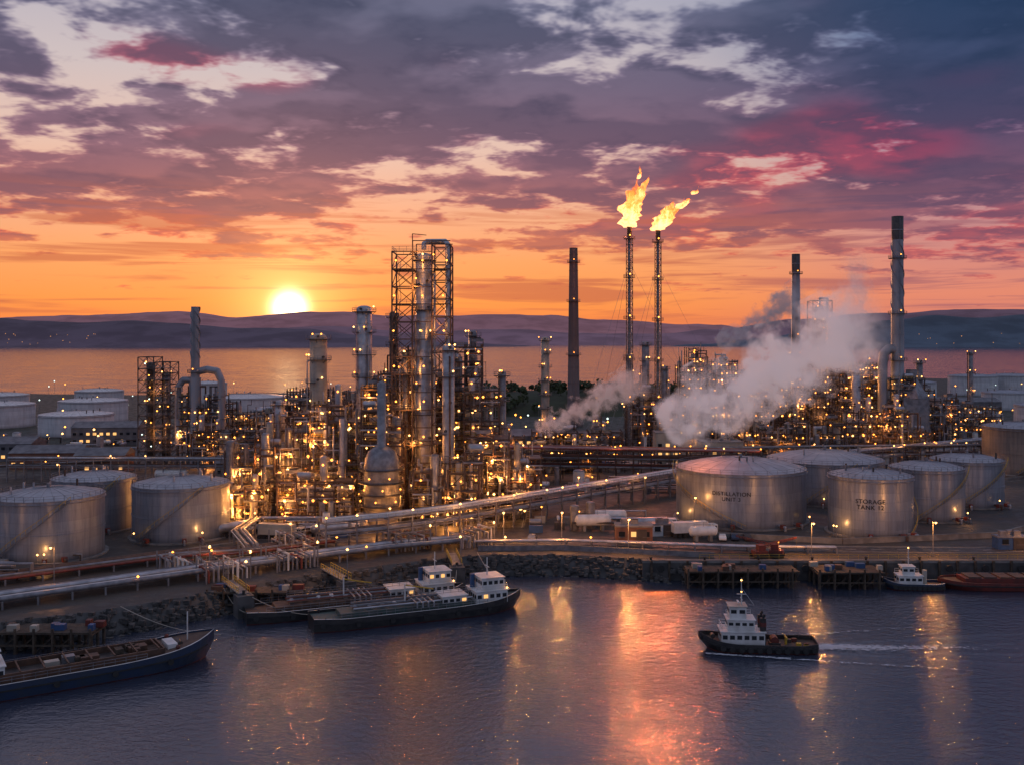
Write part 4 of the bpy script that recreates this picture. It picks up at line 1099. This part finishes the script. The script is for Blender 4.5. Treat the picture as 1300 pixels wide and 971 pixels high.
# tug wake: low ridges fanning aft and broken foam between them
mb=MB(); random.seed(75)
for ang in (-.20,-.07,.06,.19):
    for k in range(44):
        t=k/44; L0=9+t*66; wv=math.sin(k*.9)*.15
        p0=(42.5+L0,173+math.sin(ang)*L0*1.0+wv); p1=(42.5+L0+1.6,173+math.sin(ang)*(L0+1.6)+wv)
        hgt_=.2*(1-t)
        w_=.7+t*1.2
        mb.add([(p0[0],p0[1]-w_,-.04),(p1[0],p1[1]-w_,-.04),(p1[0],p1[1],hgt_),(p0[0],p0[1],hgt_),(p1[0],p1[1]+w_,-.04),(p0[0],p0[1]+w_,-.04)],[(0,1,2,3),(3,2,4,5)],'water',True)
wk=mb.build('boat_wake',(0,0,WATER_Z))
def foam(paths):
    vs=[];fs=[];cv=[]
    for (pts,w0,w1,c0,c1) in paths:
        N=len(pts); o=len(vs)
        for i,(x,y) in enumerate(pts):
            t=i/(N-1); w=w0+(w1-w0)*t
            for q,cc in ((-w,-1.2),(-w*.5,0),(0,.4),(w*.5,0),(w,-1.2)):
                vs.append((x,y+q,.24*(1-t)+.02)); cv.append((c0+(c1-c0)*t)+cc)
        for i in range(N-1):
            for j in range(4): a=o+i*5+j; fs.append((a,a+5,a+6,a+1))
    me=bpy.data.meshes.new('foam'); me.from_pydata(vs,[],fs); me.materials.append(MATS['foam'])
    a=me.attributes.new('cover','FLOAT','POINT'); a.data.foreach_set('value',cv)
    ob=bpy.data.objects.new('foam',me); COL.objects.link(ob); ob.parent=wk
foam([([(51+i*1.5,173+.3*math.sin(i*.5)) for i in range(30)],2.2,3.2,1.2,-.7),
      ([(36+i*2,176.5+i*.46) for i in range(34)],.6,1.6,.8,-.8),([(33+i*2,169.6-i*.40) for i in range(34)],.6,1.6,.8,-.8)])

# ------------------------------------------------------------------ hills
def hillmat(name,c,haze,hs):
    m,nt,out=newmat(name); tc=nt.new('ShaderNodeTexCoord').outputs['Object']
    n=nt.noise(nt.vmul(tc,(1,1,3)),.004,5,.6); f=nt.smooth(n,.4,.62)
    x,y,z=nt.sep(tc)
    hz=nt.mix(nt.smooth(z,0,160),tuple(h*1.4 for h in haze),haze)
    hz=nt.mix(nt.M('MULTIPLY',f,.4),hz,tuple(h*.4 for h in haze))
    princ(nt,out,nt.mix(f,c,tuple(q*.5 for q in c)),.95,0,None,None,hz,hs)  # aerial haze painted onto the hills as constant emission
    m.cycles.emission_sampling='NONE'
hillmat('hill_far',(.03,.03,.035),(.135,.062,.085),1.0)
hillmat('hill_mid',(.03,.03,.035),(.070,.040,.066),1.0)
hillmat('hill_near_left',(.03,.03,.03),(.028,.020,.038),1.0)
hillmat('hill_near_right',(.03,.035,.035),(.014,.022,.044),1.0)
def hills(name,ctrl,yf,yr,mat,seed,rough=10,lights=0,rng=(0,1)):
    x0,x1=ctrl[0][0],ctrl[-1][0]; N=260; K=12; vs=[];fs=[]
    def H(x):
        for a,b in zip(ctrl[:-1],ctrl[1:]):
            if a[0]<=x<=b[0]:
                t=(x-a[0])/(b[0]-a[0]); t=t*t*(3-2*t); return a[1]+(b[1]-a[1])*t
        return ctrl[-1][1]
    for i in range(N+1):
        x=x0+(x1-x0)*i/N; h=H(x)
        for k in range(K+1):
            t=k/K; y=yf+(yr-yf)*t
            nn=mnoise.fractal(Vector((x*.0022,y*.0022,seed)),.8,2.1,5)
            z=-5+(h+5)*math.sin(t*math.pi/2)**1.3+nn*rough*(1 if k else 0)
            vs.append((x,y+ (nn*120 if k==0 else 0),z if k else -6))
    for i in range(N):
        for k in range(K): a=i*(K+1)+k; fs.append((a,a+K+1,a+K+2,a+1))
    mb=MB(); mb.add(vs,fs,mat,True)
    random.seed(seed)
    for i in range(lights):
        x=U(*rng); y=yf+U(20,250); mb.lamp((x,y,H(x)*math.sin(((y-yf)/(yr-yf))*math.pi/2)**1.3+8),'town_light',U(1.5,2.5))
    mb.build(name)
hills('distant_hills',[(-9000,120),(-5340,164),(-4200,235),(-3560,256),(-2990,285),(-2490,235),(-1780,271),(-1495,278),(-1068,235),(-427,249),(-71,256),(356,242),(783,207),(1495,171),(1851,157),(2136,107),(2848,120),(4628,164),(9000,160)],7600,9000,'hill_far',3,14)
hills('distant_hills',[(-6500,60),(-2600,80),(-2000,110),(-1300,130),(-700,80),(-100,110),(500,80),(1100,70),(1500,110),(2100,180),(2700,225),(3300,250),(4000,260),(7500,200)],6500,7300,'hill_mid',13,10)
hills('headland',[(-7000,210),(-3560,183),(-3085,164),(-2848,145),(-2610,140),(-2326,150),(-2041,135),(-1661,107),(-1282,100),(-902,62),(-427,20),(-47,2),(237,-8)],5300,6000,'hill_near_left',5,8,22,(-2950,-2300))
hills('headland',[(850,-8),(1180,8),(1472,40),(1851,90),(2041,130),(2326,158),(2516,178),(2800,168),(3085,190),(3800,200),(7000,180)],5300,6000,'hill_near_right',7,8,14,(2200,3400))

def woods(name,cx,cy,w,d,hh,n,seed):
    random.seed(seed); mb=MB(); N=24
    vs=[];fs=[]
    def H(x,y): return hh*max(0,1-(x/(w/2))**2)**.7*max(0,1-(y/(d/2))**2)+2*mnoise.noise(Vector((x*.05,y*.05,seed)))-1
    for i in range(N+1):
        for j in range(9):
            x=-w/2+w*i/N; y=-d/2+d*j/8; vs.append((x,y,H(x,y)-.6))
    for i in range(N):
        for j in range(8): a=i*9+j; fs.append((a,a+9,a+10,a+1))
    mb.add(vs,fs,'grass',True)
    for i in range(n):
        x=U(-w/2,w/2)*.96; y=U(-d/2,d/2)*.9; z=max(-.5,H(x,y)); s=U(1.4,3.6)
        mb.cyl((x,y,z-1),(x,y,z+s),.2,'timber',5)
        for k in range(26):
            q=Vector((random.gauss(0,1),random.gauss(0,1),random.gauss(0,.8))).normalized()*s*U(.5,1.05); c=Vector((x,y,z+s*1.1))+q
            e=U(.5,1.1); a=Vector((U(-1,1),U(-1,1),U(-1,1))).normalized()*e; b=a.cross(Vector((U(-1,1),U(-1,1),U(-1,1)))).normalized()*e
            mb.add([tuple(c-a-b),tuple(c+a-b),tuple(c+a+b),tuple(c-a+b)],[(0,1,2,3)],'foliage')
    mb.build(name,(cx,cy,0))
woods('wooded_hill',40,690,250,130,15,240,3)
woods('tree_line',170,880,220,70,6,90,5)

# ------------------------------------------------------------------ steam
def plume(name,p0,p1,r0,r1,dens,col,seed=0.0,thr=.0,em=0.0,emc=(1,1,1)):
    p0=Vector(p0);p1=Vector(p1); d=p1-p0; L=d.length; W=r1*1.15
    m,nt,out=newmat(name+'_vol%d'%int(seed*10))
    tc=nt.new('ShaderNodeTexCoord').outputs['Object']
    x,y,z=nt.sep(tc)
    t=nt.M('DIVIDE',x,L)
    warp=nt.noise(tc,1.0/r1,0,.5)
    zz=nt.M('ADD',z,nt.M('MULTIPLY',nt.M('SUBTRACT',warp,.5),r1*1.2))
    dist=nt.M('SQRT',nt.M('ADD',nt.M('MULTIPLY',y,y),nt.M('MULTIPLY',zz,zz)))
    rad=nt.M('ADD',r0,nt.M('MULTIPLY',nt.M('POWER',nt.M('MAXIMUM',t,0.0),.7),r1-r0))
    q=nt.M('SUBTRACT',1.0,nt.M('DIVIDE',dist,rad))
    off=nt.new('ShaderNodeVectorMath',operation='ADD'); nt.put(off.inputs[0],tc); off.inputs[1].default_value=(seed*31,seed*7,0)
    nz=nt.noise(off.outputs[0],2.2/r1,3,.6,0)
    v=nt.M('ADD',nt.M('MULTIPLY',q,1.6),nt.M('MULTIPLY',nt.M('SUBTRACT',nz,.495+thr),5.0))
    v=nt.smooth(v,0.1,.9)
    fade=nt.M('MULTIPLY',nt.smooth(t,0,.04),nt.smooth(t,.5,1.0,1.0,0.0))
    v=nt.M('MULTIPLY',nt.M('MULTIPLY',v,fade),dens)
    pv=nt.new('ShaderNodeVolumePrincipled'); nt.put(pv.inputs['Color'],col); nt.put(pv.inputs['Density'],v); pv.inputs['Anisotropy'].default_value=.2
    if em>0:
        nt.put(pv.inputs['Emission Strength'],nt.M('MULTIPLY',v,em)); nt.put(pv.inputs['Emission Color'],emc)  # added glow stands in for light scattered repeatedly inside the steam
    nt.l.new(pv.outputs[0],out.inputs['Volume'])
    try: m.cycles.volume_step_rate=3.0
    except Exception: pass
    try: m.cycles.emission_sampling='NONE'
    except Exception: pass
    me=bpy.data.meshes.new(name); vs=[]
    for X,w_ in ((0,min(W,r0*1.5+1.5)),(L,W)):
        for b in (-w_,w_):
            for c in (-w_,w_): vs.append((X,b,c))
    me.from_pydata(vs,[],[(0,1,3,2),(4,6,7,5),(0,4,5,1),(2,3,7,6),(0,2,6,4),(1,5,7,3)]); me.materials.append(m)
    o=bpy.data.objects.new(name,me); COL.objects.link(o)
    o.matrix_world=Matrix.Translation(p0)@d.to_track_quat('X','Z').to_matrix().to_4x4()
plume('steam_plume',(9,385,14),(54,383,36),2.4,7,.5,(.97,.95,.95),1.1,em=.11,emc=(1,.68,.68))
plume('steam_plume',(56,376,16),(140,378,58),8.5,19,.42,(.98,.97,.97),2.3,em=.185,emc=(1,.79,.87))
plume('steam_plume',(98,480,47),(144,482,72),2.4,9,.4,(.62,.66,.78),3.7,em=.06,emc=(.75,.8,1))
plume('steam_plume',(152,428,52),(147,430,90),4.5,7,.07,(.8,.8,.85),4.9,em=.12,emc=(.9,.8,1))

# ------------------------------------------------------------------ sky
w=bpy.data.worlds.new('World'); scene.world=w; w.use_nodes=True
nt=NT(w.node_tree); nt.n.clear(); out=nt.new('ShaderNodeOutputWorld')
SUN_AZ=math.radians(-12.6); SUN_EL=math.radians(1.6)
sd=Vector((math.sin(SUN_AZ)*math.cos(SUN_EL),math.cos(SUN_AZ)*math.cos(SUN_EL),math.sin(SUN_EL)))
D=nt.new('ShaderNodeTexCoord').outputs['Generated']
x,y,z=nt.sep(D)
zp=nt.M('MAXIMUM',z,0.0)
dt=nt.new('ShaderNodeVectorMath',operation='DOT_PRODUCT'); nt.put(dt.inputs[0],D); dt.inputs[1].default_value=sd; c=nt.M('MAXIMUM',dt.outputs['Value'],0.0)
hl=nt.M('SQRT',nt.M('ADD',nt.M('MULTIPLY',x,x),nt.M('ADD',nt.M('MULTIPLY',y,y),1e-5)))
a=nt.M('DIVIDE',nt.M('ADD',nt.M('MULTIPLY',x,math.sin(SUN_AZ)),nt.M('MULTIPLY',y,math.cos(SUN_AZ))),hl)
zr=nt.M('MULTIPLY',zp,2.0,clamp=True)   # ramps cover z = 0 .. 0.5
def rz(st): return nt.ramp(zr,[(p*2,c_) for p,c_ in st])
A=rz([(0,(.90,.20,.06)),(.035,(.98,.31,.075)),(.075,(.98,.37,.13)),(.12,(.90,.42,.24)),(.18,(.80,.53,.43)),(.25,(.62,.52,.52)),(.33,(.44,.43,.52)),(.5,(.50,.44,.56))])
Bc=rz([(0,(.60,.18,.15)),(.04,(.78,.25,.16)),(.09,(.62,.25,.23)),(.15,(.48,.30,.34)),(.21,(.24,.23,.37)),(.27,(.08,.16,.33)),(.33,(.05,.14,.30)),(.5,(.36,.35,.52))])
Cc=rz([(0,(.25,.25,.37)),(.1,(.27,.29,.42)),(.3,(.28,.32,.46)),(.5,(.28,.33,.49))])
fa=nt.smooth(a,.80,.97); clear=nt.mix(fa,Bc,A)
fb=nt.smooth(a,.1,.72); clear=nt.mix(fb,Cc,clear)
# cloud deck on a layer overhead, foreshortened towards the horizon
inv=nt.M('DIVIDE',1.0,nt.M('ADD',zp,.13))
px=nt.M('MULTIPLY',x,inv); py=nt.M('MULTIPLY',y,inv)
P=nt.comb(px,py,8.3)
n1=nt.noise(P,1.35,5,.57,.12)
P2=nt.comb(px,nt.M('ADD',py,-.16),8.3)
n1b=nt.noise(P2,1.35,3,.57,.12)
n2=nt.noise(P,4.6,4,.60,.15)
pk=nt.smooth(nt.noise(P,.9,2,.6),.49,.60)
nn=nt.M('ADD',nt.M('MULTIPLY',n1,.52),nt.M('MULTIPLY',n2,.48))
thr=nt.ramp(zr,[(0,.70),(.10,.60),(.17,.505),(.26,.465),(.4,.447),(.55,.44),(.66,.425),(1,.44)])
thr=nt.M('SUBTRACT',thr,nt.M('MULTIPLY',nt.M('SUBTRACT',1.0,fa),.04))
ex=nt.M('SUBTRACT',nn,thr)
dens=nt.smooth(ex,-.03,.035)
core=nt.smooth(ex,-.005,.070)
lit=nt.smooth(nt.M('SUBTRACT',n1,n1b),-.01,.10)   # thinner cloud in the sun's direction
edge=rz([(0,(.8,.22,.08)),(.08,(.84,.22,.09)),(.12,(.58,.17,.14)),(.18,(.34,.16,.22)),(.24,(.25,.18,.27)),(.31,(.20,.20,.31)),(.5,(.44,.38,.50))])
edgep=rz([(0,(.9,.2,.08)),(.08,(.94,.18,.08)),(.12,(.84,.14,.10)),(.18,(.68,.10,.13)),(.24,(.50,.10,.16)),(.31,(.32,.13,.21)),(.5,(.44,.36,.48))])
corec=rz([(0,(.45,.13,.10)),(.06,(.40,.12,.10)),(.11,(.20,.08,.12)),(.16,(.105,.058,.115)),(.22,(.058,.048,.105)),(.29,(.032,.043,.098)),(.34,(.03,.045,.10)),(.5,(.24,.25,.36))])
edgeR=rz([(0,(.55,.18,.14)),(.08,(.46,.15,.16)),(.14,(.27,.11,.18)),(.19,(.15,.08,.17)),(.25,(.065,.085,.185)),(.33,(.035,.08,.175)),(.5,(.34,.32,.46))])
edgeRp=rz([(0,(.7,.18,.12)),(.08,(.64,.13,.13)),(.14,(.52,.07,.13)),(.19,(.36,.045,.12)),(.25,(.15,.065,.155)),(.33,(.05,.08,.175)),(.5,(.34,.32,.46))])
coreR=rz([(0,(.28,.10,.12)),(.06,(.19,.08,.13)),(.12,(.085,.052,.115)),(.18,(.040,.042,.10)),(.25,(.018,.036,.092)),(.33,(.012,.036,.095)),(.5,(.20,.22,.33))])
edge=nt.mix(pk,edge,edgep); edgeR=nt.mix(pk,edgeR,edgeRp)
edge=nt.mix(fa,edgeR,edge); corec=nt.mix(fa,coreR,corec)
edge=nt.mix(fb,(.25,.28,.40),edge); corec=nt.mix(fb,(.18,.21,.32),corec)
k=nt.M('MULTIPLY',core,nt.M('SUBTRACT',1.0,nt.M('MULTIPLY',lit,.42)))
k=nt.M('MULTIPLY',k,nt.smooth(n2,.30,.60,1.0,.78))
ccol=nt.mix(k,edge,corec)
sky=nt.mix(nt.M('MULTIPLY',dens,.97),clear,ccol)
azv=nt.comb(nt.M('MULTIPLY',x,4.5),nt.M('MULTIPLY',zp,75),1.3)
s1=nt.noise(azv,1.0,4,.6,.4)
sf=nt.M('MULTIPLY',nt.smooth(s1,.48,.62),nt.M('MULTIPLY',nt.smooth(zp,.008,.03),nt.smooth(zp,.09,.16,1.0,0.0)))
scol=nt.mix(fa,(.32,.11,.15),(.55,.13,.07))
sky=nt.mix(nt.M('MULTIPLY',sf,.72),sky,scol)
def glow(pw,col,s):
    global sky
    g=nt.M('MULTIPLY',nt.M('POWER',c,pw),s)
    gm=nt.vmul(nt.comb(g,g,g),col)
    nd=nt.new('ShaderNodeVectorMath',operation='ADD'); nt.put(nd.inputs[0],sky); nt.put(nd.inputs[1],gm); sky=nd.outputs[0]
glow(90,(1,.34,.07),.16); glow(900,(1,.5,.15),.8); glow(13000,(1,.75,.4),9)
ns=nt.new('ShaderNodeTexSky',sky_type='NISHITA'); ns.sun_disc=False; ns.sun_elevation=SUN_EL; ns.sun_rotation=SUN_AZ
nd=nt.new('ShaderNodeVectorMath',operation='ADD'); nt.put(nd.inputs[0],sky); nt.put(nd.inputs[1],nt.vmul(ns.outputs[0],(.004,.004,.004))); sky=nd.outputs[0]
bg=nt.new('ShaderNodeBackground'); nt.put(bg.inputs[0],sky); bg.inputs[1].default_value=1.0
nt.l.new(bg.outputs[0],out.inputs[0])
try:
    w.cycles.sampling_method='MANUAL'; w.cycles.sample_map_resolution=512
except Exception: pass
sl=bpy.data.lights.new('sun','SUN'); sl.energy=.6; sl.angle=math.radians(.6); sl.color=(1,.42,.18)
so=bpy.data.objects.new('sun',sl); COL.objects.link(so); so.rotation_euler=(-sd).to_track_quat('-Z','Y').to_euler(); so.location=(0,0,300)

cam=bpy.data.cameras.new('camera'); co=bpy.data.objects.new('camera',cam); COL.objects.link(co)
co.location=(0,0,50); co.rotation_euler=(math.radians(90),0,0); cam.lens=35; cam.sensor_width=36; cam.shift_y=-57.5/1300
cam.clip_end=60000; cam.clip_start=1
scene.camera=co
scene.view_settings.view_transform='Standard'; scene.view_settings.look='None'; scene.view_settings.exposure=0
print('lights',NL)
